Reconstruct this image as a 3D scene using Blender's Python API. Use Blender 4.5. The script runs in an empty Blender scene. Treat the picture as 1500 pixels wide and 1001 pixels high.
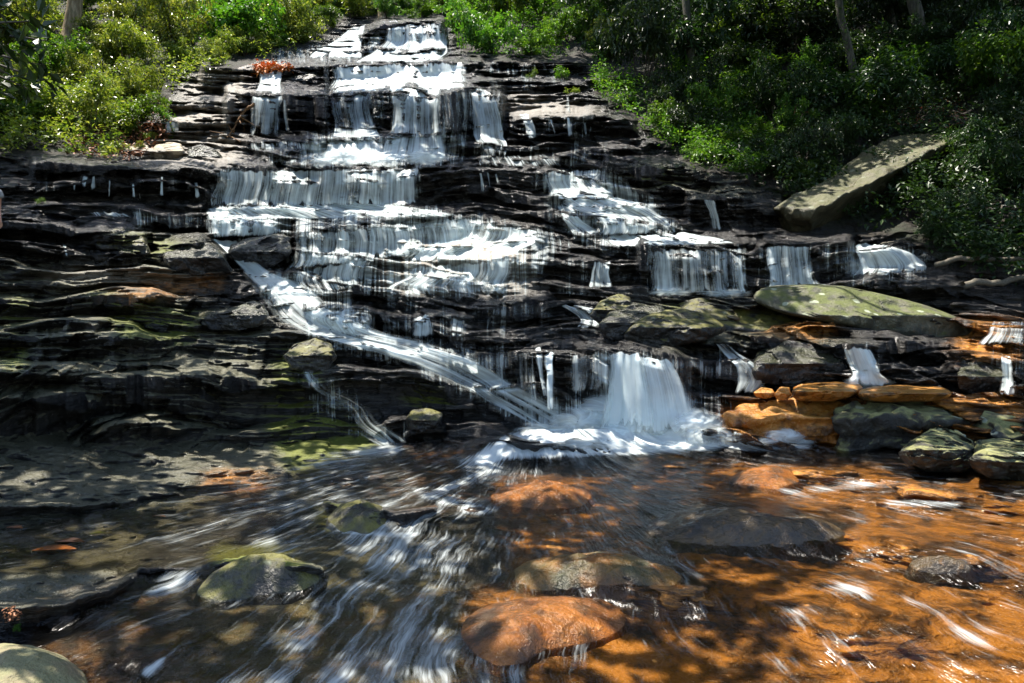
import bpy, math, random
import numpy as np
from mathutils import Vector

# ------------------------------------------------------------------ camera, sky, sun, exposure
scene = bpy.context.scene
col = scene.collection
HC, F = 1.6, 1000.0                     # eye height; focal length in pixels of a 1500 px wide frame

cam_data = bpy.data.cameras.new("camera")
cam_data.lens = 24.0
cam_data.sensor_width = 36.0
cam_data.clip_start = 0.05
cam_data.clip_end = 500.0
cam = bpy.data.objects.new("camera", cam_data)
cam.location = (0, 0, HC)
cam.rotation_euler = (math.radians(90), 0, 0)
col.objects.link(cam)
scene.camera = cam

SUN_DIR = Vector((-0.26, 0.16, 0.95)).normalized()      # towards the sun: nearly overhead, a little left
sun_elev = math.asin(SUN_DIR.z)
world = bpy.data.worlds.new("World")
scene.world = world
world.use_nodes = True
wn = world.node_tree
wn.nodes.clear()
sky = wn.nodes.new("ShaderNodeTexSky")
sky.sky_type = 'NISHITA'
sky.sun_disc = False
sky.sun_elevation = sun_elev
sky.sun_rotation = math.atan2(SUN_DIR.x, SUN_DIR.y)
bg = wn.nodes.new("ShaderNodeBackground")
bg.inputs["Strength"].default_value = 0.12
wo = wn.nodes.new("ShaderNodeOutputWorld")
wn.links.new(sky.outputs[0], bg.inputs[0])
wn.links.new(bg.outputs[0], wo.inputs[0])

sun_l = bpy.data.lights.new("sun", 'SUN')
sun_l.energy = 5.0
sun_l.angle = math.radians(0.5)
sun_l.color = (1.0, 0.94, 0.84)
sun = bpy.data.objects.new("sun", sun_l)
sun.rotation_euler = SUN_DIR.to_track_quat('Z', 'Y').to_euler()
sun.location = (0, 0, 40)
col.objects.link(sun)

scene.view_settings.view_transform = 'Standard'
scene.view_settings.look = 'None'
scene.view_settings.exposure = 1.55
scene.view_settings.gamma = 1.0
scene.render.engine = 'CYCLES'
scene.cycles.max_bounces = 8
scene.cycles.diffuse_bounces = 3
scene.cycles.glossy_bounces = 3
scene.cycles.transmission_bounces = 4
scene.cycles.transparent_max_bounces = 24
scene.cycles.use_denoising = True
scene.cycles.denoising_input_passes = 'RGB_ALBEDO_NORMAL'
scene.cycles.denoising_prefilter = 'ACCURATE'
scene.cycles.sample_clamp_indirect = 2.0
scene.cycles.sample_clamp_direct = 4.0
scene.cycles.caustics_reflective = False
scene.cycles.caustics_refractive = False

# ------------------------------------------------------------------ small numeric helpers
RNG = np.random.default_rng(7)

def _hash(ix, iy, iz, seed):
    h = (ix.astype(np.int64) * 374761393 + iy.astype(np.int64) * 668265263 + iz.astype(np.int64) * 2147483647 + seed * 1274126177) & 0xFFFFFFFF
    h = ((h ^ (h >> 13)) * 1274126177) & 0xFFFFFFFF
    h = ((h ^ (h >> 16)) * 2246822519) & 0xFFFFFFFF
    return ((h ^ (h >> 15)) & 0xFFFFFF) / float(0xFFFFFF)

def vnoise(x, y, z=None, seed=0):
    """value noise in 0..1"""
    x = np.asarray(x, float); y = np.asarray(y, float)
    z = np.zeros_like(x) if z is None else np.asarray(z, float)
    xi, yi, zi = np.floor(x), np.floor(y), np.floor(z)
    fx, fy, fz = x - xi, y - yi, z - zi
    fx = fx * fx * fx * (fx * (fx * 6 - 15) + 10); fy = fy * fy * fy * (fy * (fy * 6 - 15) + 10); fz = fz * fz * (3 - 2 * fz)
    def c(a, b, d): return _hash(xi + a, yi + b, zi + d, seed)
    x00 = c(0,0,0) * (1-fx) + c(1,0,0) * fx
    x10 = c(0,1,0) * (1-fx) + c(1,1,0) * fx
    r0 = x00 * (1-fy) + x10 * fy
    if not np.any(fz):
        return r0
    x01 = c(0,0,1) * (1-fx) + c(1,0,1) * fx
    x11 = c(0,1,1) * (1-fx) + c(1,1,1) * fx
    r1 = x01 * (1-fy) + x11 * fy
    return r0 * (1-fz) + r1 * fz

def fbm(x, y, z=None, seed=0, octv=4, gain=0.5):
    t, a, s = 0, 1, 0
    x = np.asarray(x, float); y = np.asarray(y, float)
    for o in range(octv):
        k = 2.03 ** o
        t = t + a * vnoise(x * k + 17.3 * o, y * k - 9.1 * o, None if z is None else np.asarray(z) * k, seed + o * 31)
        s += a; a *= gain
    return t / s

def sstep(a, b, x):
    t = np.clip((x - a) / (b - a), 0, 1)
    return t * t * (3 - 2 * t)

# the lie of the land, surveyed along sight lines from the camera: grid of (px, py) directions -> distance Y
GX = np.arange(-420, 1921, 2.0)
DY = 1.25
GY = np.arange(-60, 1131, DY)
NX, NY = len(GX), len(GY)
PXg, PYg = np.meshgrid(GX, GY)

def blur1(a, r, axis):
    if r < 1: return a
    pad = [(0, 0), (0, 0)]; pad[axis] = (r + 1, r)
    c = np.cumsum(np.pad(a, pad, mode='edge'), axis=axis)
    n = a.shape[axis]
    sl = lambda s: tuple(slice(s, s + n) if k == axis else slice(None) for k in range(2))
    return (c[sl(2 * r + 1)] - c[sl(0)]) / (2 * r + 1)

def blur(a, rx, ry, n=2):
    """rx, ry in photo pixels"""
    for _ in range(n):
        a = blur1(a, int(round(rx / 2.0)), 1)
        a = blur1(a, int(round(ry / DY)), 0)
    return a

def poly_mask(pts, soft=0):
    m = np.zeros((NY, NX), bool)
    x0 = min(p[0] for p in pts); x1 = max(p[0] for p in pts); y0 = min(p[1] for p in pts); y1 = max(p[1] for p in pts)
    i0, i1 = np.searchsorted(GX, [x0, x1]); j0, j1 = np.searchsorted(GY, [y0, y1])
    X, Yy = PXg[j0:j1, i0:i1], PYg[j0:j1, i0:i1]
    ins = np.zeros(X.shape, bool)
    n = len(pts)
    for k in range(n):
        xa, ya = pts[k]; xb, yb = pts[(k + 1) % n]
        if ya == yb: continue
        cnd = ((ya > Yy) != (yb > Yy)) & (X < (xb - xa) * (Yy - ya) / (yb - ya) + xa)
        ins ^= cnd
    m[j0:j1, i0:i1] = ins
    m = m.astype(float)
    return blur(m, soft, soft, 2) if soft else m

def ell(cx, cy, rx, ry, rot=0):
    c, s = math.cos(math.radians(rot)), math.sin(math.radians(rot))
    dx, dy = PXg - cx, PYg - cy
    a = (dx * c + dy * s) / rx; b = (-dx * s + dy * c) / ry
    return np.sqrt(a * a + b * b)

def world_pt(px, py, Y):
    return np.stack([np.asarray(Y) * (np.asarray(px) - 750.0) / F, np.asarray(Y), HC + np.asarray(Y) * (500.5 - np.asarray(py)) / F], -1)

def lookup(A, px, py):
    px = np.asarray(px, float); py = np.asarray(py, float)
    fx = np.clip((px - GX[0]) / 2.0, 0, NX - 1.001); fy = np.clip((py - GY[0]) / DY, 0, NY - 1.001)
    i = fx.astype(int); j = fy.astype(int); a = fx - i; b = fy - j
    return (A[j, i] * (1-a) + A[j, i+1] * a) * (1-b) + (A[j+1, i] * (1-a) + A[j+1, i+1] * a) * b

# ------------------------------------------------------------------ object helpers
def tag(o, label=None, cat=None, group=None, kind=None):
    if label: o['label'] = label
    if cat: o['category'] = cat
    if group: o['group'] = group
    if kind: o['kind'] = kind
    return o

def mesh_np(name, verts, faces, attrs=None, uv=None, smooth=True):
    verts = np.ascontiguousarray(verts, dtype=np.float32); faces = np.ascontiguousarray(faces, dtype=np.int32)
    k = faces.shape[1]
    me = bpy.data.meshes.new(name)
    me.vertices.add(len(verts)); me.vertices.foreach_set("co", verts.ravel())
    me.loops.add(faces.size); me.loops.foreach_set("vertex_index", faces.ravel())
    me.polygons.add(len(faces)); me.polygons.foreach_set("loop_start", np.arange(0, faces.size, k, dtype=np.int32))
    me.update(calc_edges=True)
    me.polygons.foreach_set("use_smooth", np.full(len(faces), smooth, dtype=bool))
    for an, av in (attrs or {}).items():
        at = me.attributes.new(an, 'FLOAT', 'POINT'); at.data.foreach_set("value", np.ascontiguousarray(av, dtype=np.float32).ravel())
    if uv is not None:
        ul = me.uv_layers.new(name="UVMap")
        ul.data.foreach_set("uv", np.ascontiguousarray(np.asarray(uv, dtype=np.float32)[faces.ravel()]).ravel())
    me.validate(verbose=False)
    return me

def obj(name, me, mat=None, parent=None, loc=None):
    o = bpy.data.objects.new(name, me)
    col.objects.link(o)
    if mat is not None and me is not None: me.materials.append(mat)
    if parent is not None: o.parent = parent
    if loc is not None: o.location = loc
    return o

def grid_faces(nr, nc, keep=None):
    j, i = np.meshgrid(np.arange(nr - 1), np.arange(nc - 1), indexing='ij')
    a = j * nc + i
    f = np.stack([a, a + nc, a + nc + 1, a + 1], -1)
    if keep is not None: f = f[keep]
    return f.reshape(-1, 4)

def compact(verts, faces, *arrs):
    used = np.unique(faces); remap = np.full(len(verts), -1, np.int64); remap[used] = np.arange(len(used))
    return (verts[used], remap[faces]) + tuple(a[used] for a in arrs)

# ------------------------------------------------------------------ materials
class NT:
    def __init__(s, name):
        s.m = bpy.data.materials.new(name); s.m.use_nodes = True
        s.t = s.m.node_tree; s.t.nodes.clear()
        s.out = s.n("ShaderNodeOutputMaterial")
    def n(s, typ, **kw):
        nd = s.t.nodes.new(typ)
        for k, v in kw.items(): setattr(nd, k, v)
        return nd
    def l(s, a, b): s.t.links.new(a, b)
    def val(s, sock, v):
        if isinstance(v, (int, float)): sock.default_value = v
        elif isinstance(v, tuple): sock.default_value = v if len(v) == 4 or sock.type == 'VECTOR' else v + (1,)
        else: s.l(v, sock)
    def math(s, op, a, b=0.0, c=None, clamp=False):
        nd = s.n("ShaderNodeMath", operation=op, use_clamp=clamp); s.val(nd.inputs[0], a); s.val(nd.inputs[1], b)
        if c is not None: s.val(nd.inputs[2], c)
        return nd.outputs[0]
    def mix(s, f, a, b, blend='MIX'):
        nd = s.n("ShaderNodeMix", data_type='RGBA', blend_type=blend)
        s.val(nd.inputs[0], f); s.val(nd.inputs[6], a); s.val(nd.inputs[7], b)
        return nd.outputs[2]
    def attr(s, name): return s.n("ShaderNodeAttribute", attribute_name=name).outputs["Fac"]
    def ramp(s, f, lo, hi):
        nd = s.n("ShaderNodeMapRange", interpolation_type='SMOOTHSTEP'); s.val(nd.inputs[0], f); s.val(nd.inputs[1], lo); s.val(nd.inputs[2], hi)
        return nd.outputs[0]
    def noise(s, vec, scale, detail=4, rough=0.55, dist=0.0):
        nd = s.n("ShaderNodeTexNoise"); s.l(vec, nd.inputs["Vector"]); nd.inputs["Scale"].default_value = scale
        nd.inputs["Detail"].default_value = detail; nd.inputs["Roughness"].default_value = rough; nd.inputs["Distortion"].default_value = dist
        return nd.outputs["Fac"]
    def mapping(s, vec, scale, rot=(0, 0, 0)):
        nd = s.n("ShaderNodeMapping"); s.l(vec, nd.inputs[0]); nd.inputs["Scale"].default_value = scale; nd.inputs["Rotation"].default_value = rot
        return nd.outputs[0]
    def pos(s): return s.n("ShaderNodeNewGeometry").outputs["Position"]
    def bump(s, h, strength, dist=0.02, normal=None):
        nd = s.n("ShaderNodeBump"); s.l(h, nd.inputs["Height"]); nd.inputs["Strength"].default_value = strength; nd.inputs["Distance"].default_value = dist
        if normal is not None: s.l(normal, nd.inputs["Normal"])
        return nd.outputs[0]
    def bsdf(s, **kw):
        nd = s.n("ShaderNodeBsdfPrincipled")
        for k, v in kw.items(): s.val(nd.inputs[k.replace("_", " ")], v)
        return nd

def rock_material(name):
    """wet dark layered schist with moss, rust stain and pale dry patches with sunlit tone put into the colour, carried as painted masks"""
    t = NT(name); p = t.pos()
    strat = t.mapping(p, (0.7, 0.7, 6.0), (0.05, 0.12, 0))
    n1 = t.noise(strat, 1.6, 6, 0.62); n2 = t.noise(p, 5.0, 6, 0.65); n3 = t.noise(strat, 6.0, 5, 0.6); n4 = t.noise(p, 38.0, 3, 0.6)
    base = t.mix(t.ramp(n1, 0.38, 0.68), (0.010, 0.0095, 0.010), (0.046, 0.043, 0.040))
    base = t.mix(t.math('MULTIPLY', t.ramp(n2, 0.55, 0.75), 0.6), base, (0.075, 0.068, 0.058))
    nz = t.n("ShaderNodeSeparateXYZ"); t.l(t.n("ShaderNodeNewGeometry").outputs["Normal"], nz.inputs[0])
    up = t.ramp(nz.outputs[2], 0.0, 0.75)
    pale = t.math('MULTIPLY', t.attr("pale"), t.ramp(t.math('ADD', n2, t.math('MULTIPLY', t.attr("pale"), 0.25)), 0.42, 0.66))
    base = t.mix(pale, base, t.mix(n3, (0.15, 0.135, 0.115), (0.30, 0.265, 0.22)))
    oliv = t.math('MULTIPLY', t.attr("olive"), t.ramp(t.math('ADD', t.math('MULTIPLY', n3, 0.75), t.math('MULTIPLY', up, 0.42)), 0.46, 0.82))  # olive kept to treads: lit tops and dark risers put into the colour
    base = t.mix(oliv, base, t.mix(n2, (0.050, 0.052, 0.030), (0.19, 0.18, 0.115)))
    rust = t.math('MULTIPLY', t.attr("rust"), t.ramp(t.math('ADD', n2, t.math('MULTIPLY', t.attr("rust"), 0.3)), 0.44, 0.7))
    base = t.mix(rust, base, t.mix(t.ramp(t.math('ADD', t.math('MULTIPLY', n3, 0.5), t.math('MULTIPLY', t.noise(p, 1.3, 5, 0.6), 0.5)), 0.40, 0.60), (0.045, 0.020, 0.007), (0.48, 0.20, 0.036)))
    moss = t.math('MULTIPLY', t.attr("moss"), t.math('MULTIPLY', t.ramp(t.math('ADD', n2, t.math('MULTIPLY', t.attr("moss"), 0.25)), 0.5, 0.68), up))
    base = t.mix(moss, base, t.mix(n4, (0.045, 0.062, 0.006), (0.16, 0.17, 0.018)))
    n5 = t.noise(t.mapping(p, (1.0, 1.0, 9.0), (0.0, 0.15, 0)), 5.5, 5, 0.65)
    h = t.math('ADD', t.math('MULTIPLY', n3, 0.8), t.math('ADD', t.math('MULTIPLY', n2, 0.8), t.math('ADD', t.math('MULTIPLY', n4, 0.22), t.math('MULTIPLY', n5, 0.5))))
    nb = t.bump(h, 1.0, 0.085)
    rough = t.math('ADD', t.math('MULTIPLY', t.noise(p, 9, 3), 0.28), 0.08)
    rough = t.math('ADD', rough, t.math('MULTIPLY', t.math('MAXIMUM', t.math('MAXIMUM', moss, pale), t.math('MULTIPLY', oliv, 0.35)), 0.4), clamp=True)
    b = t.bsdf(Base_Color=base, Roughness=rough, Specular_IOR_Level=0.42, Normal=nb)
    t.l(b.outputs[0], t.out.inputs[0])
    return t.m

def boulder_material(name, dark, mid, light, moss_col, moss_amt, rough=0.45, lichen=0.0, stain=0.0):
    t = NT(name); p = t.pos()
    n1 = t.noise(p, 2.6, 6, 0.6, 0.4); n2 = t.noise(p, 11.0, 5, 0.65); n3 = t.noise(p, 46.0, 3, 0.6)
    base = t.mix(t.ramp(n1, 0.32, 0.62), dark, mid)
    base = t.mix(t.math('MULTIPLY', t.ramp(n2, 0.52, 0.74), t.ramp(n1, 0.3, 0.6)), base, light)
    if stain: base = t.mix(t.math('MULTIPLY', t.ramp(t.noise(p, 3.7, 4), 0.5, 0.64), stain), base, (0.02, 0.018, 0.016))
    nz = t.n("ShaderNodeSeparateXYZ"); t.l(t.n("ShaderNodeNewGeometry").outputs["Normal"], nz.inputs[0])
    up = t.ramp(nz.outputs[2], 0.2, 0.85)
    mm = t.math('MULTIPLY', t.math('MULTIPLY', t.ramp(t.math('ADD', t.noise(p, 4.2, 5, 0.6), 0.1), 0.45, 0.68), up), moss_amt)
    base = t.mix(mm, base, t.mix(n3, moss_col, tuple(min(1, c * 2.4) for c in moss_col)))
    if lichen:
        v = t.n("ShaderNodeTexVoronoi"); t.l(p, v.inputs["Vector"]); v.inputs["Scale"].default_value = 3.0
        base = t.mix(t.math('MULTIPLY', t.ramp(t.math('ADD', v.outputs["Distance"], t.math('MULTIPLY', n2, 0.2)), 0.3, 0.24), t.math('MULTIPLY', up, lichen)), base, (0.36, 0.40, 0.30))
    h = t.math('ADD', n2, t.math('ADD', t.math('MULTIPLY', n1, 1.2), t.math('MULTIPLY', n3, 0.35)))
    nb = t.bump(h, 0.8, 0.05)
    r = t.math('ADD', t.math('MULTIPLY', n2, 0.25), t.math('ADD', t.math('MULTIPLY', mm, 0.3), rough - 0.12), clamp=True)
    b = t.bsdf(Base_Color=base, Roughness=r, Specular_IOR_Level=0.4, Normal=nb)
    t.l(b.outputs[0], t.out.inputs[0])
    return t.m

def veil_material(name, tint=(0.83, 0.925, 0.94)):
    """silky falling water: strands of aerated white water with clear gaps between them"""
    t = NT(name)
    uv = t.n("ShaderNodeUVMap").outputs[0]
    wob = t.noise(t.mapping(uv, (1.0, 1.0, 1)), 0.9, 3)
    vec = t.n("ShaderNodeVectorMath", operation='ADD'); t.l(uv, vec.inputs[0])
    cx = t.n("ShaderNodeCombineXYZ"); t.val(cx.inputs[0], t.math('MULTIPLY', t.math('SUBTRACT', wob, 0.5), 0.10)); t.l(cx.outputs[0], vec.inputs[1])
    v = vec.outputs[0]
    a = t.noise(t.mapping(v, (3.6, 0.30, 1)), 1.0, 3, 0.55)
    b = t.noise(t.mapping(v, (17.0, 0.5, 1)), 1.0, 3, 0.6)
    c = t.noise(t.mapping(v, (55.0, 1.0, 1)), 1.0, 2, 0.5)
    lump = t.noise(t.mapping(uv, (1.4, 2.2, 1)), 1.0, 4, 0.6)
    s = t.math('ADD', t.math('MULTIPLY', a, 0.38), t.math('ADD', t.math('MULTIPLY', b, 0.36), t.math('ADD', t.math('MULTIPLY', c, 0.10), t.math('MULTIPLY', lump, 0.16))))
    s = t.math('ADD', t.math('MULTIPLY', t.math('SUBTRACT', s, 0.5), t.math('SUBTRACT', 3.4, t.math('MULTIPLY', t.attr('silk'), 2.2))), 0.5)
    d = t.math('ADD', s, t.math('SUBTRACT', t.attr("dens"), 0.53))
    ed = t.ramp(t.math('ADD', t.attr("edge"), t.math('MULTIPLY', t.math('SUBTRACT', s, 0.5), 0.7)), 0.12, 0.75)
    al = t.math('MULTIPLY', t.ramp(d, 0.34, 1.05), t.math('MULTIPLY', ed, t.ramp(t.attr("edge"), 0.0, 0.12)), clamp=True)
    nb = t.bump(s, 0.12, 0.02)
    dif = t.n("ShaderNodeBsdfDiffuse"); t.val(dif.inputs[0], tint); t.l(nb, dif.inputs["Normal"])
    trl = t.n("ShaderNodeBsdfTranslucent"); t.val(trl.inputs[0], tint)
    gls = t.n("ShaderNodeBsdfGlossy"); gls.inputs["Roughness"].default_value = 0.3; t.l(nb, gls.inputs["Normal"])
    m1 = t.n("ShaderNodeMixShader"); m1.inputs[0].default_value = 0.48; t.l(dif.outputs[0], m1.inputs[1]); t.l(trl.outputs[0], m1.inputs[2])
    m2 = t.n("ShaderNodeMixShader"); m2.inputs[0].default_value = 0.03; t.l(m1.outputs[0], m2.inputs[1]); t.l(gls.outputs[0], m2.inputs[2])
    tr = t.n("ShaderNodeBsdfTransparent")
    m3 = t.n("ShaderNodeMixShader"); t.l(al, m3.inputs[0]); t.l(tr.outputs[0], m3.inputs[1]); t.l(m2.outputs[0], m3.inputs[2])
    t.l(m3.outputs[0], t.out.inputs[0])
    return t.m

def stream_material(name):
    """clear brown water drawn out in long streaks, white where it breaks"""
    t = NT(name)
    uv = t.n("ShaderNodeUVMap").outputs[0]
    w = t.n("ShaderNodeTexNoise"); t.l(uv, w.inputs["Vector"]); w.inputs["Scale"].default_value = 1.7; w.inputs["Detail"].default_value = 3
    sub = t.n("ShaderNodeVectorMath", operation='SUBTRACT'); t.l(w.outputs["Color"], sub.inputs[0]); sub.inputs[1].default_value = (0.5, 0.5, 0.5)
    sc = t.n("ShaderNodeVectorMath", operation='SCALE'); t.l(sub.outputs[0], sc.inputs[0]); sc.inputs["Scale"].default_value = 0.22
    ad = t.n("ShaderNodeVectorMath", operation='ADD'); t.l(uv, ad.inputs[0]); t.l(sc.outputs[0], ad.inputs[1])
    v = ad.outputs[0]
    a = t.noise(t.mapping(v, (6.0, 0.9, 1)), 1.0, 4, 0.6)
    b = t.noise(t.mapping(v, (26.0, 2.2, 1)), 1.0, 4, 0.6)
    c = t.noise(t.mapping(v, (80.0, 5.0, 1)), 1.0, 2, 0.6)
    lump = t.noise(uv, 1.3, 4, 0.6)
    s = t.math('ADD', t.math('MULTIPLY', a, 0.38), t.math('ADD', t.math('MULTIPLY', b, 0.34), t.math('ADD', t.math('MULTIPLY', c, 0.16), t.math('MULTIPLY', lump, 0.12))))
    s = t.math('ADD', t.math('MULTIPLY', t.math('SUBTRACT', s, 0.5), 2.4), 0.5)
    al = t.ramp(t.math('ADD', s, t.math('SUBTRACT', t.attr("dens"), 0.5)), 0.30, 1.05)
    h = t.math('ADD', t.math('MULTIPLY', a, 0.9), t.math('ADD', t.math('MULTIPLY', b, 0.4), t.math('MULTIPLY', c, 0.12)))
    nb = t.bump(h, 0.8, 0.045)
    fr = t.n("ShaderNodeFresnel"); fr.inputs["IOR"].default_value = 1.33; t.l(nb, fr.inputs["Normal"])
    tr = t.n("ShaderNodeBsdfTransparent"); t.val(tr.inputs[0], (0.70, 0.66, 0.55))
    gl = t.n("ShaderNodeBsdfGlossy"); gl.inputs["Roughness"].default_value = 0.12; t.l(nb, gl.inputs["Normal"])
    m1 = t.n("ShaderNodeMixShader"); t.l(t.math('MULTIPLY', fr.outputs[0], 1.0, clamp=True), m1.inputs[0]); t.l(tr.outputs[0], m1.inputs[1]); t.l(gl.outputs[0], m1.inputs[2])
    dif = t.n("ShaderNodeBsdfDiffuse"); t.val(dif.inputs[0], (0.74, 0.80, 0.80)); t.l(nb, dif.inputs["Normal"])
    trl = t.n("ShaderNodeBsdfTranslucent"); t.val(trl.inputs[0], (0.74, 0.80, 0.80))
    m2 = t.n("ShaderNodeMixShader"); m2.inputs[0].default_value = 0.3; t.l(dif.outputs[0], m2.inputs[1]); t.l(trl.outputs[0], m2.inputs[2])
    m3 = t.n("ShaderNodeMixShader"); t.l(al, m3.inputs[0]); t.l(m1.outputs[0], m3.inputs[1]); t.l(m2.outputs[0], m3.inputs[2])
    # thin out to nothing at the water's edge
    m4 = t.n("ShaderNodeMixShader"); tr2 = t.n("ShaderNodeBsdfTransparent"); t.l(t.attr("edge"), m4.inputs[0]); t.l(tr2.outputs[0], m4.inputs[1]); t.l(m3.outputs[0], m4.inputs[2])
    t.l(m4.outputs[0], t.out.inputs[0])
    return t.m

def leaf_material(name, c1, c2, c3, trans=0.4, rough=0.4, spec=0.5):
    t = NT(name)
    tone = t.attr("tone")
    oi = t.n("ShaderNodeObjectInfo").outputs["Random"]
    base = t.mix(t.ramp(tone, 0.0, 0.6), c1, c2)
    base = t.mix(t.ramp(tone, 0.6, 1.0), base, c3)
    hs = t.n("ShaderNodeHueSaturation"); t.l(base, hs.inputs["Color"])
    t.val(hs.inputs["Hue"], t.math('ADD', 0.485, t.math('MULTIPLY', oi, 0.03)))
    t.val(hs.inputs["Value"], t.math('ADD', 0.75, t.math('MULTIPLY', oi, 0.5)))
    base = hs.outputs[0]
    b = t.bsdf(Base_Color=base, Roughness=rough, Specular_IOR_Level=spec)
    tl = t.n("ShaderNodeBsdfTranslucent")
    t.l(t.mix(1.0, base, (1.0, 1.0, 0.45), 'MULTIPLY'), tl.inputs[0])
    m = t.n("ShaderNodeMixShader"); m.inputs[0].default_value = trans
    t.l(b.outputs[0], m.inputs[1]); t.l(tl.outputs[0], m.inputs[2]); t.l(m.outputs[0], t.out.inputs[0])
    return t.m

def bark_material(name, c1, c2, moss=0.3):
    t = NT(name); p = t.pos()
    n1 = t.noise(t.mapping(p, (9, 9, 1.5)), 1.4, 6, 0.65); n2 = t.noise(p, 5, 4)
    base = t.mix(t.ramp(n1, 0.35, 0.68), c1, c2)
    base = t.mix(t.math('MULTIPLY', t.ramp(n2, 0.5, 0.65), moss), base, (0.06, 0.075, 0.02))
    b = t.bsdf(Base_Color=base, Roughness=0.85, Normal=t.bump(n1, 0.9, 0.03))
    t.l(b.outputs[0], t.out.inputs[0])
    return t.m

def soil_material(name):
    t = NT(name); p = t.pos()
    n1 = t.noise(p, 1.1, 5, 0.6); n2 = t.noise(p, 13, 5, 0.7)
    base = t.mix(t.ramp(n2, 0.35, 0.7), (0.006, 0.005, 0.003), (0.030, 0.021, 0.011))
    base = t.mix(t.math('MULTIPLY', t.ramp(n1, 0.46, 0.62), 0.7), base, (0.012, 0.020, 0.005))
    b = t.bsdf(Base_Color=base, Roughness=0.9, Normal=t.bump(n2, 1.0, 0.08))
    t.l(b.outputs[0], t.out.inputs[0])
    return t.m

def plain_material(name, c, rough=0.6, var=0.3, scale=20):
    t = NT(name); p = t.pos()
    n = t.noise(p, scale, 4)
    b = t.bsdf(Base_Color=t.mix(t.ramp(n, 0.3, 0.7), tuple(x * (1 - var) for x in c), tuple(min(1, x * (1 + var)) for x in c)), Roughness=rough, Normal=t.bump(n, 0.3, 0.01))
    t.l(b.outputs[0], t.out.inputs[0])
    return t.m

M_ROCK = rock_material("wet_schist")
M_SOIL = soil_material("forest_floor")
M_VEIL = veil_material("falling_water")
M_STREAM = stream_material("running_water")
# ------------------------------------------------------------------ terrain: the stepped rock face, its banks and the stream bed
KX = np.array([-420, 0, 150, 300, 600, 900, 1200, 1500, 1920], float)
KY = np.array([-60, 0, 30, 90, 140, 190, 240, 300, 360, 430, 500, 570, 650, 700, 800, 1000, 1130], float)
KD = np.array([
    # -420   0    150   300   600   900   1200  1500  1920
    [32.0, 42.0, 47.0, 51.0, 56.0, 47.0, 42.0, 34.0, 25.0],
    [26.0, 34.0, 37.0, 40.0, 43.0, 37.0, 34.0, 28.0, 21.0],
    [24.0, 30.0, 32.5, 34.5, 37.0, 33.0, 31.0, 26.0, 19.5],
    [20.0, 25.0, 26.5, 28.0, 29.5, 28.0, 27.0, 22.5, 17.5],
    [18.0, 22.0, 23.0, 24.0, 25.0, 24.5, 24.0, 20.5, 16.0],
    [16.0, 19.5, 20.5, 21.5, 22.3, 22.3, 21.5, 18.5, 14.8],
    [14.0, 17.0, 18.0, 19.0, 19.6, 20.2, 19.5, 17.0, 13.5],
    [12.5, 15.0, 16.0, 17.2, 18.3, 18.2, 17.5, 15.5, 12.5],
    [11.0, 13.5, 14.3, 15.0, 16.4, 16.2, 15.6, 14.0, 11.5],
    [ 9.5, 12.0, 12.6, 13.2, 14.2, 14.4, 14.4, 13.0, 10.6],
    [ 8.5, 10.6, 11.0, 11.5, 12.2, 11.7, 12.4, 11.4,  9.5],
    [ 7.5,  9.2,  9.7, 10.3, 10.9, 10.8, 11.0,  9.8,  8.5],
    [ 6.5,  7.9,  8.6,  9.4, 10.3, 10.2,  9.6,  8.5,  7.4],
    [ 6.0,  7.2,  7.7,  8.1,  8.25, 8.25, 8.1,  7.4,  6.5],
    [ 4.9,  5.5,  5.65, 5.75, 5.80, 5.80, 5.75, 5.5,  4.9],
    [ 3.4,  3.75, 3.82, 3.88, 3.90, 3.90, 3.85, 3.75, 3.4],
    [ 2.9,  3.15, 3.20, 3.24, 3.25, 3.25, 3.24, 3.15, 2.9]])
inv = 1.0 / KD
rows = np.stack([np.interp(GX, KX, inv[k]) for k in range(len(KY))])
ky = np.interp(GY, KY, np.arange(len(KY)))
k0 = np.clip(np.floor(ky).astype(int), 0, len(KY) - 2); fr = (ky - k0)[:, None]
INV = rows[k0] * (1 - fr) + rows[k0 + 1] * fr
INV = blur(INV, 44, 22, 2)
DB = 1.0 / INV                                            # smooth lie of the land

# regions
hill_left = [(-430, -70), (520, -70), (515, 18), (470, 60), (440, 78), (375, 90), (335, 104), (285, 96), (240, 150), (215, 172), (235, 200), (170, 236), (70, 226), (-430, 236)]
hill_top = [(500, -70), (700, -70), (668, 18), (660, 30), (520, 24)]
hill_right = [(640, -70), (1930, -70), (1930, 420), (1480, 415), (1395, 395), (1330, 352), (1250, 345), (1150, 318), (1130, 280), (1010, 245), (925, 180), (870, 140), (860, 96), (690, 88), (664, 60), (656, 20)]
HILL = np.clip(poly_mask(hill_left) + poly_mask(hill_top) + poly_mask(hill_right), 0, 1)
HILLs = blur(HILL, 18, 14)
ROCKY = np.clip(1 - HILLs, 0, 1)
BED = sstep(640, 690, PYg + 0.03 * np.abs(PXg - 800)) 
left_shelf = blur(np.maximum(poly_mask([(-430, 640), (160, 655), (330, 680), (420, 690), (300, 712), (190, 742), (60, 752), (-430, 765)]), poly_mask([(-430, 845), (60, 842), (170, 832), (190, 850), (120, 882), (40, 905), (-430, 905)])), 14, 7)
STRATA = np.clip(ROCKY * (1 - BED), 0, 1)

g = -np.gradient(DB, DY, axis=0)                         # metres further away per pixel upwards
Zb = HC + DB * (500.5 - PYg) / F
Xb = DB * (PXg - 750.0) / F
dYdZ = np.gradient(DB, axis=0) / np.minimum(np.gradient(Zb, axis=0), -1e-4)
dYdZ = np.clip(dYdZ, 0, 2.2)

det = np.zeros_like(DB)
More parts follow.
